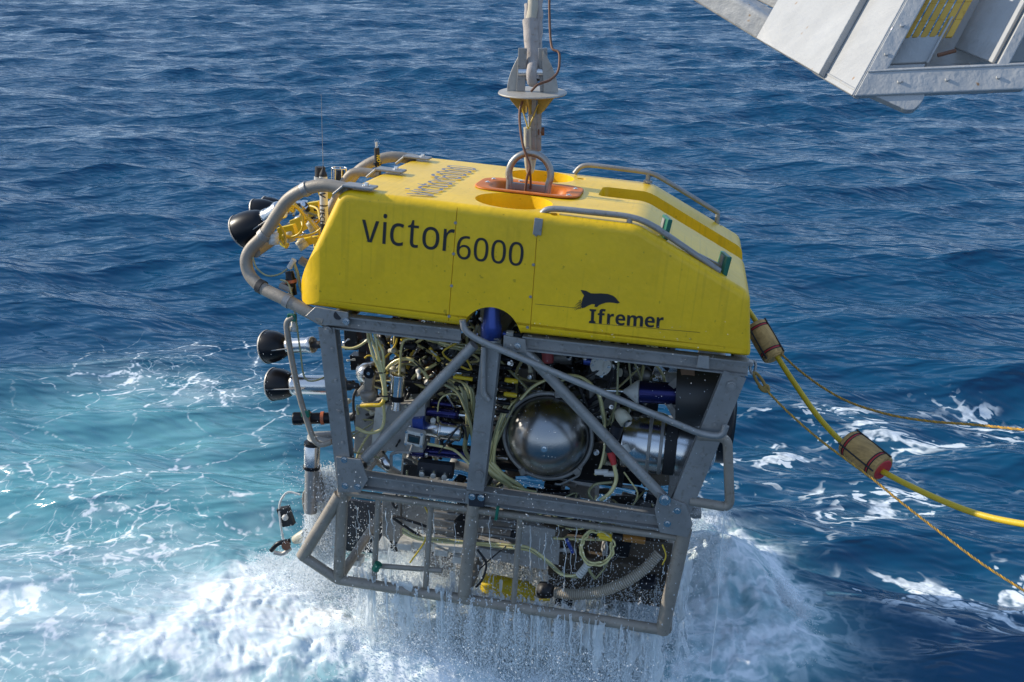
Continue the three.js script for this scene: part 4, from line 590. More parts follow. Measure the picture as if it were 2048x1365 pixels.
// yellow and black connector stack right of the middle post
for (const [u, v, m] of [[1015, 718, 'black_plastic'], [1018, 735, 'black_plastic'], [1030, 762, 'yellow_plain'], [1020, 775, 'black_plastic'], [1028, 790, 'yellow_plain'], [1015, 806, 'black_plastic'], [1012, 822, 'black_plastic']]) { const a = P(u - 20, v - 2, 0.55), b = P(u + 8, v + 2, 0.55); part('connector', lathe(a, b, [[0.0001, 0], [px(4.5), 0], [px(5.5), 0.02], [px(5.5), 0.07], [px(4), 0.09], [0.0001, 0.09]]), M[m]); }
for (let k = 0; k < 9; k++) { const c = P(998 - k * 1.2, 690 + k * 18, 0.62); bolt(c, Z, 0.012, 0.02, M.bright_steel, rov, 'fitting'); }
for (let k = 0; k < 5; k++) { const a = P(905 + k * 2, 740 + k * 14, 0.5), b = P(945, 745 + k * 14, 0.5); part('connector', cyl(a, b, px(4.5)), k === 1 ? M.yellow_plain : M.black_plastic); }
// hydraulic hoses and cables
const H = (l, r = 0.012, m = M.hose_clear) => hosePart(l, r, m);
for (const d of [0, 6, 12, 18]) H([[735 + d * 0.6, 645, .66], [733 + d, 665, .68], [745 + d, 705, .7], [758 + d * 0.6, 745, .7], [765 + d * 0.4, 775, .7], [766 + d * 0.4, 800, .68]], 0.012);
H([[766, 800, .68], [770, 840, .66], [760, 860, .68], [735, 864, .7], [712, 856, .7]], 0.014); H([[768, 800, .68], [764, 812, .7], [745, 812, .7], [722, 812, .68]], 0.018, M.hose_yellow); H([[640, 690, .6], [670, 694, .64], [705, 694, .66], [735, 678, .66], [742, 650, .62]], 0.011);
for (let k = 0; k < 6; k++) H([[795 + k * 6, 655, .45], [830 + k * 5, 668 + k * 2, .5], [880 + k * 3, 683 + k * 2, .55], [930, 692 + k * 2, .55], [985, 690 + k * 4, .4]], 0.011, k % 2 ? M.hose_clear : M.hose_olive);
for (const [cx, cy, r, z] of [[880, 655, 52, .1], [905, 650, 40, .0], [840, 720, 40, .1]]) { const a = []; for (let k = 0; k <= 16; k++) { const t = 0.1 + k / 16 * 3.0; a.push([cx + Math.cos(t) * r, cy + Math.sin(t) * r * 0.55, z]); } H(a, 0.011, M.hose_olive); }
H([[772, 790, .5], [772, 745, .5], [790, 722, .5], [820, 722, .5], [842, 738, .5], [856, 758, .5]], 0.016); H([[785, 760, .45], [795, 735, .45], [815, 730, .42], [840, 735, .4]], 0.012, M.hose_olive);
for (let k = 0; k < 7; k++) H([[890 + k * 4, 760, .45], [905 + k * 6, 770 + k, .5], [925 + k * 4, 800 + k * 5, .5], [938 + k * 2, 840, .5], [946, 880 + k * 6, .48]], 0.011, k % 3 ? M.hose_clear : M.hose_olive);
H([[890, 770, .55], [915, 785, .58], [932, 820, .6], [940, 850, .6], [946, 880, .6]], 0.014, M.hose_olive);
for (let k = 0; k < 8; k++) H([[1042 - k, 790 + k * 2, .4], [1030 - k * 3, 810, .45], [1008 - k * 2, 850, .5], [990 - k, 900, .5], [995 - k * 2, 945, .5], [1015 + k * 3, 968 + k, .5], [1045 + k * 4, 984, .45]], 0.0105, k % 2 ? M.hose_clear : M.hose_olive);
H([[1040, 800, .5], [1070, 775, .45], [1120, 752, .4], [1165, 756, .45], [1195, 785, .5], [1208, 840, .5], [1206, 900, .55], [1195, 940, .6], [1190, 950, .62]], 0.013); H([[1100, 770, .4], [1150, 760, .42], [1190, 780, .46], [1206, 830, .5], [1212, 900, .5], [1208, 930, .5]], 0.011, M.hose_olive);
H([[1240, 690, .6], [1236, 740, .6], [1232, 790, .6], [1228, 840, .6], [1222, 880, .6]], 0.009, M.hose_olive); H([[1228, 930, .64], [1230, 960, .66], [1222, 985, .68], [1200, 1002, .7]], 0.017); H([[1248, 945, .6], [1262, 965, .6], [1274, 985, .62], [1270, 1005, .62]], 0.007); H([[1185, 1000, .65], [1175, 985, .65], [1190, 970, .6], [1225, 965, .6]], 0.012, M.hose_olive);
H([[1065, 702, .6], [1110, 704, .6], [1160, 712, .6], [1225, 714, .58]], 0.010, M.hose_olive); H([[1055, 690, .55], [1062, 675, .55], [1058, 705, .55]], 0.012);
H([[930, 780, .5], [935, 850, .55], [930, 900, .5], [944, 925, .5], [950, 950, .5]], 0.02, M.hose_olive); H([[855, 888, .6], [890, 895, .6], [910, 905, .55], [945, 935, .6]], 0.012);
for (let k = 0; k < 4; k++) H([[960 + k * 8, 925, .5], [985 + k * 7, 950, .55], [1010 + k * 8, 970, .5], [1035 + k * 6, 985, .4]], 0.017, M.hose_clear);
for (const [u, v] of [[760, 745], [767, 792], [888, 676], [900, 680], [935, 850], [1230, 950]]) { const c = P(u, v, u < 800 ? 0.705 : 0.58), t = new THREE.TorusGeometry(0.034, 0.005, 6, 18); t.rotateX(Math.PI / 2); t.translate(c.x, c.y, c.z - 0.02); part('cable_tie', t, M.rubber); }
for (const [u, v, a] of [[1190, 945, 0.5], [1208, 948, 0.4]]) { const p = P(u, v, .62); part('connector', cyl(p, p.clone().add(new V3(0.09, 0.03 * a, 0)), 0.02), M.white_plastic); }
// dense machinery in the depth of the frame
{ const r = rng(23), mats = ['black_matt', 'black_plastic', 'navy', 'aluminium', 'galvanised', 'black_matt', 'steel', 'rubber', 'black_plastic', 'grey_panel', 'cream', 'navy', 'blue_anodised', 'black_matt', 'red_paint'];
  const names = ['electronics_box', 'pressure_bottle', 'valve_block', 'pump_body'];
  const inside = (x, y) => !(x > -0.32 && x < -0.12 && y > -0.22);
  for (let k = 0; k < 150; k++) {
    const x = rr(-1.0, 1.02, r), y = rr(-1.08, -0.1, r), z = rr(-0.72, x > 0.1 ? 0.26 : 0.2, r), m = M[mats[Math.floor(r() * mats.length * (x > 0 ? 0.62 : 1))]]; if (!inside(x, y)) continue;
    if (r() < 0.5) { const b = new RoundedBoxGeometry(rr(0.05, 0.22, r), rr(0.05, 0.2, r), rr(0.06, 0.2, r), 2, 0.008); b.rotateZ(rr(-0.3, 0.3, r)); b.rotateY(rr(-0.4, 0.4, r)); b.translate(x, y, z); part(k % 2 ? 'electronics_box' : 'valve_block', b, m); }
    else { const a = new V3(x, y, z), d = r() < 0.5 ? new V3(rr(0.1, 0.3, r), rr(-0.04, 0.04, r), 0) : new V3(rr(-0.04, 0.04, r), rr(0.1, 0.26, r), rr(-0.05, 0.05, r)), R = rr(0.02, 0.065, r), L = d.length(); part(k % 2 ? 'pressure_bottle' : 'pump_body', lathe(a, a.clone().add(d), [[0.0001, 0], [R * 0.8, 0], [R, 0.01], [R, L * 0.25], [R * 0.86, L * 0.27], [R * 0.86, L * 0.7], [R, L * 0.72], [R, L], [0.0001, L]], 18), m); }
  }
  for (let k = 0; k < 95; k++) { const x = rr(-0.98, 0.95, r), y = rr(-1.0, -0.12, r), z = rr(-0.3, 0.44, r), q = (s) => new V3(x + rr(-s, s, r), y + rr(-s, s, r), z + rr(-0.1, 0.1, r)); if (!inside(x, y)) continue; part('hose', sweep([q(0.15), q(0.22), q(0.22), q(0.3)], rr(0.007, 0.014, r), 26, 7), [M.hose_clear, M.rubber, M.hose_olive, M.rubber][k % 4]); }
  for (let k = 0; k < 60; k++) { const c = new V3(rr(-0.8, 0.95, r), rr(-1.0, -0.12, r), rr(0.1, 0.45, r)); if (inside(c.x, c.y)) bolt(c, new V3(rr(-.5, .5, r), rr(-.2, .6, r), 1).normalize(), rr(0.008, 0.016, r), 0.03, k % 2 ? M.bright_steel : M.steel, rov, 'fitting'); }
  // port side bulkhead panels and the deck plates that carry the machinery
  for (const [x, y, w, h] of [[0.36, -0.6, 1.3, 0.98], [-0.62, -0.85, 0.36, 0.5], [-0.30, -0.95, 0.2, 0.34]]) { const b = new RoundedBoxGeometry(w, h, 0.02, 2, 0.004); b.translate(x, y, -0.68); part('bulkhead', b, M.navy); }
  for (const [x, w, z, d] of [[0.28, 1.1, -0.12, 1.1], [-0.62, 0.34, -0.35, 0.6]]) { const b = new RoundedBoxGeometry(w, 0.02, d, 2, 0.004); b.translate(x, -1.2, z); part('deck_plate', b, M.black_matt); }
  for (let k = 0; k < 170; k++) { const left = k < 120, x = left ? rr(-0.98, -0.12, r) : rr(0.0, 1.0, r), y = left ? rr(-1.05, -0.2, r) : rr(-1.15, -0.15, r), z = rr(-0.1, left ? 0.5 : 0.3, r), R = rr(0.012, 0.035, r), d = new V3(rr(-1, 1, r), rr(-1, 1, r), rr(-0.4, 0.4, r)).normalize().multiplyScalar(rr(0.05, 0.14, r)); if (!inside(x, y)) continue; const a = new V3(x, y, z), L = d.length(); part('fitting', lathe(a, a.clone().add(d), [[0.0001, 0], [R, 0], [R, L * 0.3], [R * 0.7, L * 0.35], [R * 0.7, L * 0.7], [R * 0.9, L * 0.72], [R * 0.9, L], [0.0001, L]], 12), [M.black_plastic, M.steel, M.navy, M.rubber, M.galvanised, M.black_matt, M.cream][k % 7]); }
}
// ---- sled equipment
{ const s = grp('tool_tray', rov);
  const pl = (l, z, t, m, n) => { const o = plate(l, z, t, m, n); s.add(o); return o; };
  pl([[765, 1005], [1000, 1022], [1120, 1040], [1118, 1110], [1010, 1100], [800, 1050], [765, 1040]], 0.25, 0.03, M.grey_panel, 'back_plate');
  pl([[1040, 1050], [1120, 1062], [1116, 1130], [1030, 1110]], 0.5, 0.03, M.grey_panel, 'side_plate');
  pl([[800, 1082], [930, 1096], [930, 1108], [800, 1094]], 0.45, 0.12, M.white_plastic, 'shelf'); pl([[950, 1095], [1100, 1125], [1090, 1140], [945, 1112]], 0.45, 0.2, M.grey_panel, 'shelf');
  pl([[765, 990], [800, 992], [800, 1085], [765, 1080]], 0.3, 0.1, M.aluminium, 'side_plate'); pl([[1125, 1055], [1330, 1080], [1320, 1200], [1105, 1160]], -0.1, 0.05, mat('brown_panel', [0.10, 0.075, 0.055], 0.6, 0, { map: wear2 }), 'back_plate');
  for (const v of [1030, 1045, 1062, 1078]) s.add(part('slide_rail', cyl(P(868, v - 6, 0.34), P(1035, v + 16, 0.34), 0.013), M.galvanised));
}
for (let k = 0; k < 3; k++) H([[805, 1058 + k * 4, .62], [835, 1072 + k * 3, .64], [880, 1078 + k * 3, .66], [940, 1085 + k * 3, .66], [1010, 1092 + k * 3, .66], [1060, 1098 + k * 3, .68], [1095, 1122 + k * 2, .7], [1125, 1148 + k, .7], [1158, 1154 - k, .7], [1172, 1138, .7]], 0.011, k === 1 ? M.hose_olive : M.hose_clear);
for (let k = 0; k < 6; k++) { const a = P(1158 + k * 3.2, 1152 - k * 4, .705), b = P(1160.5 + k * 3.2, 1149 - k * 4, .705); part('spiral_wrap', cyl(a, b, 0.028, 0.028, 16), M.white_plastic); }
{ for (const [r, dz] of [[34, 0], [31, 0.02], [36, 0.03]]) { const a = []; for (let k = 0; k <= 28; k++) { const t = k / 28 * 6.6 + 1.2; a.push([1194 + Math.cos(t) * r * 0.95, 1096 + Math.sin(t) * r, .72 + dz]); } H(a, 0.009, M.hose_clear); }
  H([[1175, 1130, .72], [1180, 1142, .72], [1190, 1158, .7]], 0.012, M.hose_olive); H([[1220, 1110, .72], [1210, 1135, .7], [1192, 1158, .7]], 0.008, M.hose_olive);
  part('connector', cyl(P(1195, 1068, .74), P(1223, 1074, .74), 0.017), M.yellow_plain); part('connector', cyl(P(1198, 1074, .75), P(1224, 1080, .75), 0.015), M.yellow_plain); part('connector', cyl(P(1225, 1074, .72), P(1245, 1076, .72), 0.018), M.rubber); part('hose_end', cyl(P(1246, 1076, .72), P(1290, 1082, .7), 0.026), mat('amber', [0.30, 0.13, 0.02], 0.4)); }
{ const pth = pts([[1112, 1186, .55], [1150, 1190, .58], [1200, 1184, .6], [1250, 1165, .6], [1290, 1138, .55], [1318, 1108, .5]]), c = new THREE.CatmullRomCurve3(pth), g = grp('ribbed_hose', rov); part('core', new THREE.TubeGeometry(c, 60, 0.033, 14), M.tube_grey, g); const rings = []; for (let k = 0; k < 56; k++) { const t = k / 55.5, p = c.getPointAt(t), d = c.getTangentAt(t), tr = new THREE.TorusGeometry(0.034, 0.0058, 6, 18); tr.applyQuaternion(new THREE.Quaternion().setFromUnitVectors(Z, d)); tr.translate(p.x, p.y, p.z); rings.push(tr); } part('ribs', rings, mat('hose_tan', [0.42, 0.37, 0.29], 0.5), g); part('cuff', lathe(P(1080, 1180, .52), P(1114, 1187, .56), [[0.0001, 0], [0.06, 0], [0.065, 0.05], [0.04, 0.1], [0.0001, 0.1]]), M.rubber, g); }
H([[1030, 1175, .6], [1045, 1190, .62], [1070, 1200, .62], [1100, 1200, .6]], 0.012, M.hose_yellow); part('yellow_float', lathe(P(960, 1165, .3), P(1100, 1195, .3), [[0.0001, 0], [0.07, 0.02], [0.08, 0.1], [0.08, 0.36], [0.05, 0.42], [0.0001, 0.43]]), M.yellow_plain);
part('clip', [bar(P(996, 1014, N + 0.02), P(992, 1040, N + 0.02), 0.03, 0.02)], M.green_plastic); part('clip', cyl(P(757, 1128, N), P(750, 1140, N), px(9)), M.green_plastic); part('lever', [bar(P(1133, 1078, .6), P(1146, 1106, .6), 0.03, 0.02)], M.blue_anodised);
H([[848, 1010, .8], [858, 1040, .82], [852, 1080, .84], [820, 1126, .84]], 0.008, M.hose_yellow); H([[955, 1100, .7], [970, 1130, .7], [965, 1165, .7], [952, 1175, .7]], 0.010, M.rubber); H([[958, 1140, .7], [990, 1110, .7], [1012, 1094, .7]], 0.006, M.rubber); H([[1325, 1090, .86], [1330, 1110, .88], [1325, 1130, .88]], 0.006, M.hose_yellow);
for (let k = 0; k < 16; k++) { const u = rr(690, 1300), v = 1010 + (u - 690) * 0.14 + rr(0, 130), z = rr(-0.5, 0.35), c = P(u, v, z), b = new RoundedBoxGeometry(rr(0.08, 0.26), rr(0.05, 0.12), rr(0.08, 0.2), 2, 0.008); b.rotateZ(rr(-0.2, 0.2)); b.translate(c.x, c.y, c.z); part('equipment_case', b, [M.black_matt, M.grey_panel, M.aluminium, M.navy][k % 4]); }
{ const r = rng(41), cases = [M.black_matt, M.grey_panel, M.navy, M.aluminium, M.black_plastic, mat('silt_brown', [0.11, 0.085, 0.06], 0.7, 0, { map: wear2 }), M.galvanised];
  for (const [l, z] of [[[[690, 1000], [1340, 1085], [1322, 1205], [930, 1150], [690, 1110]], -0.55], [[[1100, 1070], [1345, 1092], [1325, 1215], [1095, 1180]], 0.1]]) plate(l, z, 0.03, z > 0 ? cases[5] : M.navy, 'sled_bulkhead');
  { const b = new RoundedBoxGeometry(1.5, 0.025, 0.75, 2, 0.004); b.translate(0.42, -1.93, -0.15); part('sled_floor', b, cases[5]); }
  for (let k = 0; k < 70; k++) { const x = rr(-0.85, 1.15, r), y = rr(-1.85, -1.3, r), z = rr(-0.45, 0.5, r), m = cases[Math.floor(r() * cases.length)]; if (x < -0.3 && y < -1.7) continue;
    if (r() < 0.55) { const b = new RoundedBoxGeometry(rr(0.06, 0.28, r), rr(0.04, 0.14, r), rr(0.06, 0.2, r), 2, 0.008); b.rotateZ(rr(-0.15, 0.15, r)); b.rotateY(rr(-0.4, 0.4, r)); b.translate(x, y, z); part('equipment_case', b, m); }
    else { const a = new V3(x, y, z), d = new V3(rr(0.12, 0.36, r), rr(-0.05, 0.05, r), rr(-0.06, 0.06, r)), R = rr(0.015, 0.05, r), L = d.length(); part('pressure_bottle', lathe(a, a.clone().add(d), [[0.0001, 0], [R, 0], [R, L * 0.2], [R * 0.85, L * 0.22], [R * 0.85, L * 0.8], [R, L * 0.82], [R, L], [0.0001, L]], 16), m); } }
  for (let k = 0; k < 26; k++) { const x = rr(-0.8, 1.05, r), y = rr(-1.8, -1.3, r), z = rr(0.1, 0.6, r), q = (a) => new V3(x + rr(-a, a, r), y + rr(-a * 0.5, a * 0.5, r), z + rr(-0.08, 0.08, r)); part('hose', sweep([q(0.18), q(0.2), q(0.2), q(0.3)], rr(0.006, 0.011, r), 24, 7), [M.rubber, M.hose_olive, M.hose_clear][k % 3]); }
  for (const [u, v, w] of [[795, 1088, 26], [870, 1100, 24], [700, 1120, 20], [905, 1115, 20]]) plate([[u, v], [u + w, v + 3], [u + w, v + 14], [u, v + 11]], 0.5, 0.1, M.white_plastic, 'ballast_block'); }
// nose of the sled: lamp box, manipulator claw, pipes
{ const g = grp('laser_box', rov), c = P(572, 1033, 0.55), b = new RoundedBoxGeometry(0.095, 0.15, 0.05, 2, 0.006); b.rotateZ(0.35); b.translate(c.x, c.y, c.z); part('case', b, M.black_matt, g); const s = new THREE.SphereGeometry(0.024, 20, 14); s.translate(c.x + 0.005, c.y + 0.005, c.z + 0.03); part('knob', s, M.white_plastic, g); part('cable', sweep(pts([[600, 990, .5], [575, 985, .5], [560, 1005, .55], [560, 1040, .58], [566, 1080, .6]]), 0.008), M.white_plastic, g); }
{ const g = grp('manipulator_claw', rov); part('wrist', lathe(P(640, 1060, .5), P(560, 1092, .5), [[0.0001, 0], [0.05, 0], [0.055, 0.12], [0.04, 0.2], [0.03, 0.24], [0.0001, 0.26]]), M.cream, g); part('finger', sweep(pts([[580, 1082, .5], [556, 1088, .52], [542, 1102, .52]]), 0.018), M.black_plastic, g); part('finger', sweep(pts([[580, 1098, .55], [565, 1108, .55], [548, 1106, .55]]), 0.016), M.galvanised, g); part('knuckle', cyl(P(572, 1092, .44), P(572, 1092, .58), 0.035), M.rust_brown, g); }
H([[640, 985, .6], [610, 985, .6], [606, 1005, .6], [612, 1040, .6], [612, 1070, .6]], 0.014, M.tube_grey); part('arm_tube', cyl(P(625, 1000, .5), P(680, 998, .5), 0.04), M.navy);
part('strut', cyl(P(628, 945, .7), P(640, 1000, .7), 0.05), M.galvanised);

// ================================================================ HOIST: sling, docking cone, hook
{
  const D = 6.92, w = (u, v, d = D) => W(u, v, d), g = grp('lifting_hook', scene), up = UPY;
  tag(g, 'weathered steel docking cone and hook joining the sling to the lifting ring', 'lifting hook');
  const c = w(1065, 186), R = w(1065, 186).distanceTo(w(1133, 186)), at = (y, x = 0, z = 0) => c.clone().add(new V3(x, y, z)), k = D / F, Y = (v) => (186 - v) * k * 1.02;
  part('flange', lathe(at(-0.006), at(1), [[0.0001, 0], [R, 0], [R + 0.004, 0.006], [R, 0.016], [0.0001, 0.018]], 48), mat('weathered_white', [0.5, 0.47, 0.42], 0.5, 0.2, { map: wear2 }), g);
  for (let n = 0; n < 6; n++) { const a = n * 1.047 + 0.3, s = new THREE.Shape(); s.moveTo(0.05, -0.008); s.lineTo(R * 0.72, -0.008); s.lineTo(R * 0.68, -0.04); s.lineTo(R * 0.35, -0.13); s.lineTo(0.05, -0.14); const f = new THREE.ExtrudeGeometry(s, { depth: 0.012, bevelEnabled: false }); f.translate(0, 0, -0.006); f.rotateY(a); f.translate(c.x, c.y, c.z); part('guide_fin', f, mat('fin_yellow', [0.52, 0.38, 0.10], 0.55, 0, { map: wear2 }), g); }
  for (const s of [-1, 1]) { // cheek plates
    const sh = new THREE.Shape(); sh.moveTo(s * 0.078, 0.012); sh.lineTo(s * R * 0.74, 0.012); sh.quadraticCurveTo(s * R * 0.72, 0.13, s * R * 0.33, 0.27); sh.lineTo(s * 0.07, 0.285); sh.lineTo(s * 0.066, 0.2); sh.lineTo(s * 0.078, 0.05); sh.closePath();
    const f = new THREE.ExtrudeGeometry(sh, { depth: 0.016, bevelEnabled: true, bevelSize: 0.003, bevelThickness: 0.003 }); f.translate(c.x, c.y, c.z + (s > 0 ? 0.01 : -0.03)); part('cheek_plate', f, mat('weathered_white', [0.5, 0.47, 0.42], 0.5, 0.2, { map: wear2 }), g);
    part('cheek_web', bar(at(0.012, s * 0.082), at(0.30, s * 0.068), 0.018, 0.06), M.galvanised, g);
  }
  part('pin', cyl(at(0.14, -R * 0.42), at(0.14, R * 0.42), 0.028), M.steel, g);
  part('shank', [bar(at(-0.02), at(Y(330) + 0.05), 0.105, 0.06)], M.galvanised, g); part('shank', bar(at(-0.1, 0.02), at(Y(300), 0.02), 0.06, 0.09), M.galvanised, g);
  part('latch_bolt', [cyl(at(Y(261), 0.05), at(Y(261), 0.085), 0.03, 0.03, 8), cyl(at(Y(261), 0.04), at(Y(261), 0.05), 0.036)], M.rust_brown, g);
  part('hook', pipe([at(Y(250), -0.035, 0.06), at(Y(315), -0.03, 0.05), at(Y(338), -0.02, 0.03), at(Y(345), -0.01, -0.04), at(Y(300), 0.02, -0.06)], 0.026, 0.04), M.cream, g);
  part('latch', [bar(at(Y(255), -0.035, 0.08), at(Y(292), -0.035, 0.085), 0.03, 0.02), cyl(at(Y(290), -0.045, 0.09), at(Y(290), -0.02, 0.095), 0.016)], M.galvanised, g);
  for (const s of [-1, 1]) part('tie_cord', cyl(at(Y(205), -0.02 + s * 0.06, 0.05), at(Y(252), -0.03, 0.085), 0.005, 0.005, 6), M.hose_yellow, g);
  // sling: two worn fabric sleeves over rope
  const sg = grp('lifting_sling', scene); tag(sg, 'pale rope sling in worn fabric sleeves above the docking cone', 'sling');
  const sleeve = (list, r0, m, name) => { const c2 = new THREE.CatmullRomCurve3(list), t = new THREE.TubeGeometry(c2, 60, r0, 24), p = t.attributes.position; for (let i = 0; i < p.count; i++) { const y = p.getY(i), n = 0.012 * (fbm(y * 9, p.getX(i) * 12, 3, 3) - 0.5) * 2; p.setX(i, p.getX(i) + n); p.setZ(i, p.getZ(i) + n * 0.6); } t.computeVertexNormals(); return part(name, t, m, sg); };
  const cloth = mat('sleeve_cloth', [0.52, 0.46, 0.42], 0.85, 0, { map: wear2, bumpMap: grain3, bumpScale: 0.002 }), rope = mat('sling_rope', [0.55, 0.49, 0.38], 0.9, 0, { bumpMap: rep(grainTex, 8), bumpScale: 0.004 });
  sleeve([w(1064, 160, D - 0.03), w(1065, 120, D - 0.03), w(1063, 90, D - 0.03), w(1061, 40, D - 0.03)], 0.052, cloth, 'sleeve'); sleeve([w(1075, 158, D + 0.03), w(1074, 100, D + 0.03), w(1076, 40, D + 0.03), w(1074, -60, D + 0.03)], 0.036, cloth, 'sleeve'); sleeve([w(1062, 42, D - 0.02), w(1066, 20, D - 0.02), w(1066, -60, D)], 0.036, rope, 'rope'); sleeve([w(1057, 38, D), w(1057, 20, D), w(1056, 8, D)], 0.026, cloth, 'sleeve');
  const loop = new THREE.TorusGeometry(0.055, 0.035, 12, 24); loop.rotateY(1.4); const lp = at(0.13); loop.translate(lp.x, lp.y, lp.z); part('loop', loop, cloth, sg);
  const wire = grp('trip_line', scene); tag(wire, 'thin red brown line running beside the sling down to the lifting ring', 'line');
  part('upper_run', sweep([w(1099, -30, D - 0.1), w(1099, 30, D - 0.1), w(1102, 85, D - 0.12), w(1106, 99, D - 0.14), w(1117, 104, D - 0.16), w(1119, 125, D - 0.18), w(1115, 145, D - 0.2), w(1100, 160, D - 0.24), w(1075, 170, D - 0.27), w(1062, 183, D - 0.27)], 0.0085, 90, 8), M.rust_brown, wire);
  part('lower_run', sweep([w(1045, 203, D - 0.12), w(1040, 220, D - 0.13), w(1040, 250, D - 0.14), w(1046, 290, D - 0.16), w(1054, 315, D - 0.16), w(1060, 335, D - 0.16), w(1055, 352, D - 0.14), w(1050, 384, D - 0.1)], 0.009, 70, 8), M.rust_brown, wire);
  part('lower_run', sweep([w(1059, 340, D - 0.16), w(1061, 355, D - 0.12), w(1061, 378, D - 0.06)], 0.008, 20, 8), M.rust_brown, wire);
}
// ================================================================ TETHER, FLOATS, ROPES
{
  const tdepth = (u) => 7.35 - 1.75 * clamp((u - 1500) / 548, 0, 1.3), w = (u, v, o = 0) => W(u, v, tdepth(u) + o);
  const tether = tag(mk('tether', sweep([w(1490, 610, 0.1), w(1530, 670), w(1560, 722), w(1590, 768), w(1640, 838), w(1690, 890), w(1740, 928), w(1800, 962), w(1880, 1000), w(1960, 1030), w(2048, 1049), w(2150, 1062)], 0.0195, 140, 14), mat('tether_yellow', [0.58, 0.40, 0.015], 0.42, 0, { bumpMap: grain3, bumpScale: 0.001 }), scene), 'thick yellow umbilical cable leading away from the tail of the robot', 'cable');
  const wood = mat('wood', [0.66, 0.42, 0.17], 0.75, 0, { map: tex(256, 256, (u, v) => { const n = tileNoise(u, v, 6, 5, 6), f = vnoise((u + v) * 12, (u - v) * 150, 8), k = 0.82 + 0.45 * (n - 0.5) + 0.16 * (f - 0.5); return [k, k * 0.97, k * 0.9]; }, true), bumpMap: noise2, bumpScale: 0.01 });
  const fl = (u0, v0, u1, v1, r, label, red) => { const g = grp('cable_float', scene); tag(g, label, 'float', 'wooden floats on the yellow cable'); const a = w(u0, v0), b = w(u1, v1), L = a.distanceTo(b);
    part('body', lathe(a, b, [[0.02, 0], [r * 0.86, 0], [r * 0.97, 0.012], [r, 0.03], [r, L * 0.11], [r * 0.9, L * 0.13], [r * 0.9, L * 0.17], [r, L * 0.19], [r * 1.03, L * 0.5], [r, L * 0.78], [r * 0.9, L * 0.8], [r * 0.9, L * 0.86], [r, L * 0.88], [r * 0.97, L - 0.01], [r * 0.85, L], [0.02, L]], 32), wood, g);
    for (const t of [0.15, 0.83]) { const p = a.clone().lerp(b, t - 0.025), q = a.clone().lerp(b, t + 0.025); part('binding', cyl(p, q, r * 0.965, r * 0.965, 28), M.red_paint, g); for (const o of [-0.03, 0.03]) part('binding', cyl(a.clone().lerp(b, t + o - 0.008), a.clone().lerp(b, t + o + 0.008), r * 1.015, r * 1.015, 28), M.rubber, g); }
    const dirs = [0.2, 2.0, 3.9]; const fm = frameTo(a, b); for (const d of dirs) { const off = new V3(Math.cos(d) * r * 1.03, 0, Math.sin(d) * r * 1.03), A = off.clone().applyMatrix4(fm), B = off.clone().setY(L).applyMatrix4(fm); part('lashing', cyl(A, B, 0.006, 0.006, 6), M.rubber, g); }
    part('end_disc', cyl(b.clone().lerp(a, 0.02), b.clone().lerp(a, -0.02), r * 0.8, r * 0.72, 24), red ? M.red_paint : wood, g); };
  fl(1512, 650, 1550, 716, 0.084, 'wooden cable float pressed against the yellow tail of the robot', false);
  fl(1697, 884, 1766, 940, 0.098, 'wooden cable float with a red painted end hanging over the water', true);
  const ropeM = mat('rope_brown', [0.30, 0.19, 0.05], 0.85), ropeO = mat('rope_gold', [0.55, 0.29, 0.03], 0.8);
  const twist = (list, r, m1, m2, name, label, n) => { const g = grp(name, scene); tag(g, label, 'rope'); const c = new THREE.CatmullRomCurve3(list, false, 'centripetal'), L = c.getLength(), K = n, strands = [[], [], []]; const fr = c.computeFrenetFrames(K, false); for (let i = 0; i <= K; i++) { const p = c.getPointAt(i / K); for (let s = 0; s < 3; s++) { const a = i / K * L * 95 + s * 2.094; strands[s].push(p.clone().addScaledVector(fr.normals[i], Math.cos(a) * r * 0.5).addScaledVector(fr.binormals[i], Math.sin(a) * r * 0.5)); } } strands.forEach((S, s) => part('strand', new THREE.TubeGeometry(new THREE.CatmullRomCurve3(S), K, r * 0.56, 6), s ? m1 : m2, g)); };
  twist([w(1562, 708), w(1600, 742), w(1650, 778), w(1700, 805), w(1780, 830), w(1860, 843), w(1950, 850), w(2048, 860), w(2150, 866)], 0.0085, ropeM, ropeO, 'recovery_rope', 'thin tan rope running from the upper wooden float', 420);
  twist([W(1532, 780, 6.3), W(1580, 828, 6.2), W(1640, 880, 6.1), W(1700, 925, 6.0), W(1745, 958, 5.95), W(1800, 1003, 5.85), W(1880, 1065, 5.7), W(1960, 1125, 5.55), W(2048, 1182, 5.4), W(2130, 1235, 5.3)], 0.0075, ropeM, ropeO, 'recovery_rope', 'thin tan rope running from the shackle at the tail of the robot', 420);
  const sh = grp('shackle', scene); tag(sh, 'chain link and knotted rope loop at the tail corner of the robot', 'shackle');
  const S = (l, r, m, n) => part(n, sweep(l.map(([u, v, d = 6.38]) => W(u, v, d)), r, 40, 8), m, sh);
  S([[1502, 722], [1510, 724], [1511, 738], [1506, 748], [1501, 740], [1502, 724]], 0.009, M.galvanised, 'link'); S([[1506, 744], [1512, 760], [1522, 774], [1532, 780], [1528, 766], [1516, 750], [1508, 744]], 0.010, ropeM, 'rope_loop'); S([[1518, 772], [1528, 782], [1537, 782], [1534, 772], [1526, 778]], 0.012, ropeM, 'knot');
}
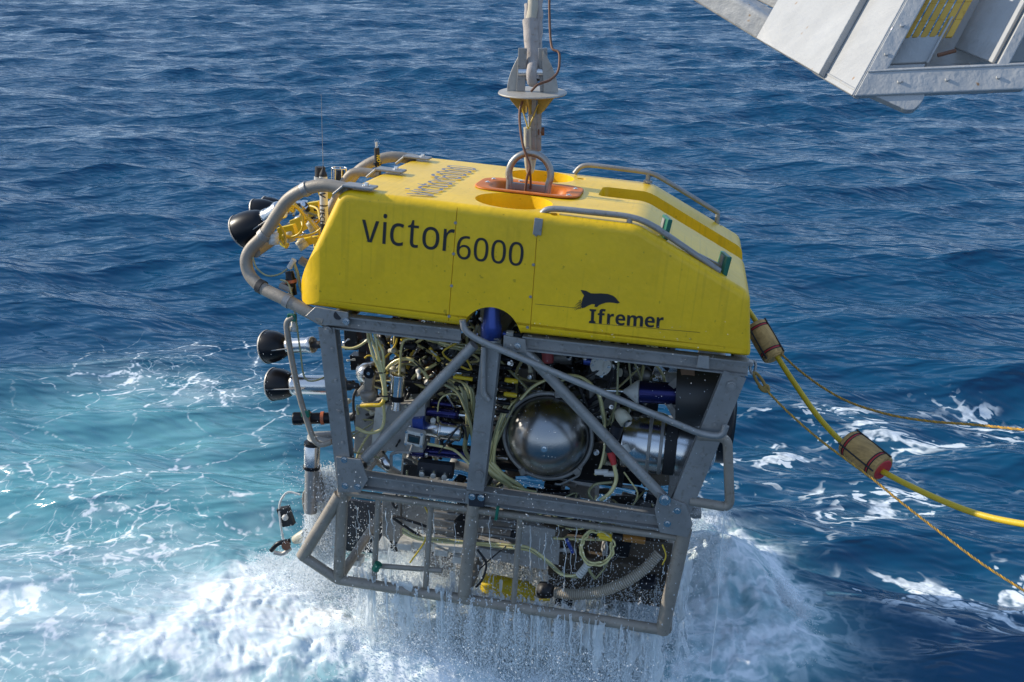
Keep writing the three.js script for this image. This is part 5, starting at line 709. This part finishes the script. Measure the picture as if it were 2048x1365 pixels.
// ================================================================ SHIP'S CRANE FRAME
{
  const g = grp('crane_frame', scene); tag(g, 'white painted steel crane frame end with open bays and yellow grating', 'crane');
  const paint = mat('crane_paint', [0.51, 0.505, 0.49], 0.5, 0, { map: tex(512, 512, (u, v) => { const n = tileNoise(u, v, 5, 15, 5), r = sstep(0.80, 0.88, tileNoise(u, v, 18, 19, 4)), k = 0.88 + 0.14 * (n - 0.5); return [k - 0.1 * r, k - 0.28 * r, k - 0.45 * r]; }, true), bumpMap: rep(noiseTex, 3), bumpScale: 0.006, clearcoat: 0.25 });
  const tan = paint;
  const b0 = W(1707, 192, 4.0), U = W(1818, -10, 4.06).sub(b0).normalize(), b1 = W(1522, 84, 5.0), v1 = W(2046, 178, 3.9), E = v1.clone().sub(b0).normalize(), Ln = b1.clone().sub(b0).normalize();
  const inn = Ln.clone(), face = E.clone().cross(U).normalize();                                // depth of the frame runs along its lit side
  const nl = U.clone().cross(Ln).normalize(); if (nl.dot(camPos.clone().sub(b0)) < 0) nl.negate();
  const quad = (o, a, la, b, lb, n, t) => { // slab with corner o, edges a*la and b*lb, thickness t along n
    const bx = new RoundedBoxGeometry(la, lb, t, 2, Math.min(0.006, t * 0.3)); const A = a.clone(), B = b.clone().addScaledVector(a, -a.dot(b)).normalize(), C = A.clone().cross(B), sg = C.dot(n) < 0 ? -1 : 1, sh = a.dot(b); bx.translate(la / 2, lb / 2, sg * t / 2); { const p = bx.attributes.position; for (let i = 0; i < p.count; i++) p.setX(i, p.getX(i) + p.getY(i) * sh / Math.sqrt(1 - sh * sh)); } return bx.applyMatrix4(new THREE.Matrix4().makeBasis(A, B, C).setPosition(o)); };
  const LW = b0.distanceTo(b1);
  // lit side: a raised plate and a lower strip along the corner
  part('side_plate', quad(b0.clone().addScaledVector(Ln, LW * 0.27), Ln, LW * 0.73, U, 0.62, nl, 0.035), paint, g);
  part('side_strip', quad(b0.clone(), Ln, LW * 0.40, U, 0.62, nl.clone().negate(), 0.03), paint, g);
  // open face
  const o = (e, u, i = 0) => b0.clone().addScaledVector(E, e).addScaledVector(U, u).addScaledVector(inn, i);
  const EW = b0.distanceTo(v1), back = face.clone(); if (back.dot(camPos.clone().sub(b0)) > 0) back.negate();
  part('bottom_bar', quad(o(0.004, 0), E, EW, U, 0.115, back, 0.03), paint, g); part('upright', quad(o(0.003, 0.118), E, 0.075, U, 2.1, back, 0.03), paint, g);
  part('upright', quad(o(0.49, 0.118), E, 0.045, U, 2.1, back, 0.05), paint, g); part('upright', quad(o(EW - 0.02, 0.1), E, 0.06, U, 2.1, back, 0.04), paint, g);
  part('floor_plate', quad(o(0.01, 0.004, 0.032), E, EW - 0.03, inn, 0.5, U, 0.02), paint, g);
  part('back_plate', quad(o(0.42, 0.03, 0.36), E, EW, U, 0.55, back, 0.02), tan, g); part('inner_plate', quad(o(0.09, 0.118, 0.12), E, 0.20, U, 0.12, back, 0.02), paint, g);
  part('web_plate', quad(o(0.50, 0.12, 0.055), inn, 0.3, U, 0.6, E, 0.015), tan, g);
  for (const [e, u] of [[0.04, 0.2], [0.04, 0.34], [0.15, 0.06], [0.33, 0.06], [0.52, 0.06]]) part('rivet', cyl(o(e, u).addScaledVector(back, 0.002), o(e, u).addScaledVector(back, -0.008), 0.009, 0.007, 10), paint, g);
  part('weld_bead', sweep([o(0.006, 0.117, 0), o(0.2, 0.118), o(0.4, 0.117), o(EW - 0.01, 0.118)], 0.005, 60, 6), paint, g); part('weld_bead', sweep([o(0, 0.0, 0.01), o(0, 0.3, 0.01), o(0, 0.6, 0.01)], 0.005, 60, 6), paint, g);
  const yel = mat('grating_yellow', [0.78, 0.46, 0.06], 0.5, 0, { map: wear2 });
  for (let i = 0; i < 6; i++) for (let j = 0; j < 7; j++) part('grating_slat', quad(o(0.10 + j * 0.034, 0.24 + i * 0.088, 0.12), E, 0.028, U, 0.078, back, 0.012), yel, g);
  part('latch_plate', quad(o(0.27, 0.12, 0.1), E.clone().addScaledVector(U, 0.05).normalize(), 0.012, U, 0.2, inn, 0.09), tan, g); part('latch_pin', cyl(o(0.29, 0.16, 0.08), o(0.35, 0.18, 0.08), 0.008), M.rust_brown, g);
  { const s = new THREE.Shape(); s.moveTo(0, 0.004); s.lineTo(0.26, 0.004); s.lineTo(0.255, -0.045); s.quadraticCurveTo(0.245, -0.075, 0.215, -0.098); s.quadraticCurveTo(0.19, -0.105, 0.17, -0.09); s.closePath(); const f = new THREE.ExtrudeGeometry(s, { depth: 0.03, bevelEnabled: true, bevelSize: 0.003, bevelThickness: 0.003 }); f.applyMatrix4(new THREE.Matrix4().makeBasis(E, face.clone().cross(E).normalize(), face).setPosition(o(0.03, 0.0, 0.06))); part('gusset', f, paint, g); }
  // brace running up to the left
  const s0 = W(1552, 62, 5.15), s1 = W(1330, -72, 5.5); part('brace', [bar(s0, s1, 0.16, 0.13)], paint, g); part('brace_edge', bar(W(1580, 16, 5.2), W(1420, -60, 5.5), 0.06, 0.06), paint, g);
}
console.log('things done');
// ================================================================ FALLING WATER AND SPRAY
{
  const r = rng(99), ico = new THREE.IcosahedronGeometry(1, 1); ico.deleteAttribute('uv');
  const drops = [];
  const add = (p, s, k = 1) => { if (p.y > -0.1) drops.push([p.x, p.y, p.z, s, k]); };
  const g3 = () => (r() + r() + r() - 1.5) / 1.5;
  const L2W = (x, y, z) => new V3(x, y, z).applyMatrix4(rovM);
  // curtain under the sled: streams leave the lower tubes and cross members and break up on the way down
  const bot = (x) => -2.0 - 0.02 * x;
  const srcs = []; for (let i = 0; i < 300; i++) { const x = rr(-1.0, 1.22, r), z = r() < 0.6 ? rr(0.72, 0.9, r) : rr(-0.9, 0.72, r); srcs.push([x, z, rr(0.25, 1.7, r) * (z < 0.7 ? 0.7 : 1.15)]); }
  for (const [x, z, w] of srcs) { const o = L2W(x, bot(x), z), n = Math.floor(w * 260); let wob = rr(0, 6, r); for (let i = 0; i < n; i++) { const t = r(), y = o.y - t * (o.y + 0.05), sp = 0.012 + 0.13 * t; add(new V3(o.x + g3() * sp + 0.012 * Math.sin(wob + t * 9), y, o.z + g3() * sp), rr(0.0012, 0.0042, r) * (r() < 0.04 ? 1.7 : 1), rr(1, 2.6, r)); } }
  // spray thrown up where it lands
  for (let i = 0; i < 110000; i++) { const u = r(), b = L2W(rr(-1.15, 1.35, r), -2.0, rr(-0.95, 1.0, r)), h = Math.pow(r(), 2.6) * 0.5; add(new V3(b.x + g3() * 0.35, h, b.z + g3() * 0.35), rr(0.0012, 0.0045, r), rr(1, 1.6, r)); }
  // plume by the tail corner and at the nose
  for (let i = 0; i < 60000; i++) { const t = r(), a = onSea(1385 + 225 * t, 1070 + 155 * t + 8 * Math.sin(t * 23), 0.1), c = Math.pow(r(), 1.5), h = (0.30 - 0.20 * t) * (0.6 + 0.8 * fbm(t * 14, 3, 401, 3)) * c; add(new V3(a.x + g3() * 0.14 - 0.25 * (1 - c) * r(), h + 0.03, a.z + g3() * 0.16 + 0.5 * (1 - c) * r()), rr(0.0012, 0.004, r), 1.1); }
  for (let i = 0; i < 32000; i++) { const t = r(), a = onSea(520 + 140 * t, 1130 + 60 * t, 0.1), h = (0.10 + 0.22 * t) * Math.pow(r(), 1.6); add(new V3(a.x + g3() * 0.22, h + 0.01, a.z + g3() * 0.35), rr(0.0012, 0.0042, r), 1.2); }
  for (let i = 0; i < 22000; i++) { const t = Math.pow(r(), 0.8), k = Math.floor(r() * 9), o = P(622 + k * 6.5 + g3() * (4 + 16 * t) - 12 * t, 935 + t * 190 + 20 * g3(), 0.6 + g3() * 0.22).applyMatrix4(rovM); add(o, rr(0.0012, 0.004, r), 2); }
  for (let i = 0; i < 4500; i++) { const q = r(), o = P(1375 + q * 85 + g3() * 14, 1010 + r() * 150 + g3() * 20, -0.2 + g3() * 0.5).applyMatrix4(rovM); add(o, rr(0.001, 0.003, r), 1.6); }
  // drops running off the frame
  for (let i = 0; i < 4200; i++) { const u = rr(560, 1360, r), v = rr(960, 1250, r) , o = P(u, v + (u - 900) * 0.1, rr(0.2, 1.05, r)).applyMatrix4(rovM); add(o, rr(0.001, 0.0032, r), rr(1, 2.5, r)); }
  for (let i = 0; i < 1300; i++) { const o = P(rr(520, 1460, r), rr(640, 980, r), rr(0.3, 1.15, r)).applyMatrix4(rovM); add(o, rr(0.0008, 0.0021, r), rr(1, 2, r)); }
  // ropes and torn sheets of water leaving the tubes
  const pos = [], idx = [];
  const ribbon = (o, width, len, seed, dirx, dirz) => { const nu = Math.max(3, Math.ceil(width / 0.014)), nv = Math.ceil(len / 0.02), b0 = pos.length / 3, keep = [];
    for (let j = 0; j <= nv; j++) for (let i = 0; i <= nu; i++) { const t = j / nv, a = i / nu - 0.5, wd = width * (0.6 + 0.55 * t + 0.5 * (fbm(seed, t * 3, 5, 2) - 0.5)), n = fbm(a * width * 22 + seed, t * len * 7, 7, 3) - 0.5, c = 0.05 * Math.sin(seed * 3 + t * 5) * t; pos.push(o.x + dirx * (a * wd + c) + n * 0.05, o.y - t * len, o.z + dirz * (a * wd) + n * 0.10 + 0.03 * Math.sin(a * 7 + seed) ); keep.push(fbm(a * width * 30 + seed * 7, t * len * 6 - t * 2, 11, 4) - 0.30 * t - 0.35 * Math.pow(Math.abs(a * 2), 3)); }
    for (let j = 0; j < nv; j++) for (let i = 0; i < nu; i++) { const A = j * (nu + 1) + i; if (keep[A] + keep[A + 1] + keep[A + nu + 1] + keep[A + nu + 2] < 4 * 0.27) continue; idx.push(b0 + A, b0 + A + 1, b0 + A + nu + 1, b0 + A + 1, b0 + A + nu + 2, b0 + A + nu + 1); } };
  const rope = (o, rad, len, seed) => { const nv = Math.ceil(len / 0.016), b0 = pos.length / 3; for (let j = 0; j <= nv; j++) { const t = j / nv, R = rad * (1 - 0.55 * t) * (0.35 + 1.3 * fbm(seed, t * len * 16, 9, 3)); for (let k = 0; k < 6; k++) { const a = k * 1.0472; pos.push(o.x + Math.cos(a) * R + 0.03 * (fbm(seed + 9, t * 4, 3, 2) - 0.5), o.y - t * len, o.z + Math.sin(a) * R); } if (j) for (let k = 0; k < 6; k++) { const A = b0 + (j - 1) * 6 + k, B = b0 + (j - 1) * 6 + (k + 1) % 6; idx.push(A, B, A + 6, B, B + 6, A + 6); } } };
  const knots = [-0.95, -0.9, -0.55, -0.28, -0.1, 0.12, 0.35, 0.52, 0.8, 1.05, 1.15, 1.2];
  for (let i = 0; i < 62; i++) { const x = r() < 0.6 ? knots[Math.floor(r() * knots.length)] + g3() * 0.08 : rr(-0.98, 1.2, r), z = r() < 0.5 ? rr(0.8, 0.88, r) : rr(-0.85, 0.8, r), o = L2W(x, bot(x) + 0.02, z); ribbon(o, rr(0.03, 0.12, r) + (r() < 0.3 ? rr(0.1, 0.26, r) : 0), (o.y + 0.02) * (r() < 0.35 ? rr(0.35, 0.8, r) : 1), i * 3.7, 0.98, -0.15); }
  for (let i = 0; i < 90; i++) { const x = rr(-0.98, 1.2, r), o = L2W(x, bot(x) + 0.02, r() < 0.6 ? rr(0.8, 0.9, r) : rr(-0.8, 0.8, r)); rope(o, rr(0.003, 0.011, r), (o.y) * rr(0.4, 1, r), i * 1.3 + 0.5); }
  for (let i = 0; i < 14; i++) { const o = P(618 + i * 4.4, 942 + g3() * 8, 0.6 + g3() * 0.15).applyMatrix4(rovM); ribbon(o, rr(0.04, 0.1, r), rr(0.3, 0.65, r), i * 9.1, 0.95, -0.3); }
  for (let i = 0; i < 16; i++) { const o = P(1340 + r() * 40, 1070 + r() * 120, rr(-0.6, 0.7, r)).applyMatrix4(rovM); ribbon(o, rr(0.06, 0.2, r), o.y, i * 5.3 + 2, 0.9, -0.4); }
  for (let i = 0; i < 30; i++) { const u = rr(700, 1340, r), o = P(u, 985 + (u - 690) * 0.137 + rr(0, 60, r), rr(0.5, 0.92, r)).applyMatrix4(rovM); rope(o, rr(0.0015, 0.004, r), rr(0.1, 0.5, r), i * 2.9); }
  { const o = P(1452, 1020, N).applyMatrix4(rovM); rope(o, 0.006, o.y, 77); }
  const wg = new THREE.BufferGeometry(); wg.setAttribute('position', new THREE.Float32BufferAttribute(pos, 3)); wg.setIndex(idx); wg.computeVertexNormals();
  const wm = new THREE.MeshPhysicalMaterial({ color: new THREE.Color().setRGB(0.93, 0.96, 0.97), roughness: 0.55, transmission: 0.6, thickness: 0, ior: 1.33, side: THREE.DoubleSide }); wm.name = 'draining_water';
  const wmesh = new THREE.Mesh(wg, wm); wmesh.name = 'draining_water'; wmesh.castShadow = wmesh.receiveShadow = true; tag(wmesh, 'torn white sheets of water pouring from the lower frame into the sea', 'water', null, 'stuff'); scene.add(wmesh);
  console.log('drops', drops.length, 'sheet triangles', idx.length / 3);
  const m = new THREE.MeshPhysicalMaterial({ color: new THREE.Color().setRGB(0.95, 0.97, 0.98), roughness: 0.5, transmission: 0.55, thickness: 0, side: THREE.DoubleSide }); m.name = 'spray_water';
  const im = new THREE.InstancedMesh(ico, m, drops.length), mx = new THREE.Matrix4();
  drops.forEach(([x, y, z, s, k], i) => { mx.makeScale(s, s * k, s).setPosition(x, y, z); im.setMatrixAt(i, mx); });
  im.name = 'spray'; im.castShadow = im.receiveShadow = true; tag(im, 'white spray and falling drops draining from the robot', 'spray', null, 'stuff'); scene.add(im);
}
renderer.render(scene, camera);
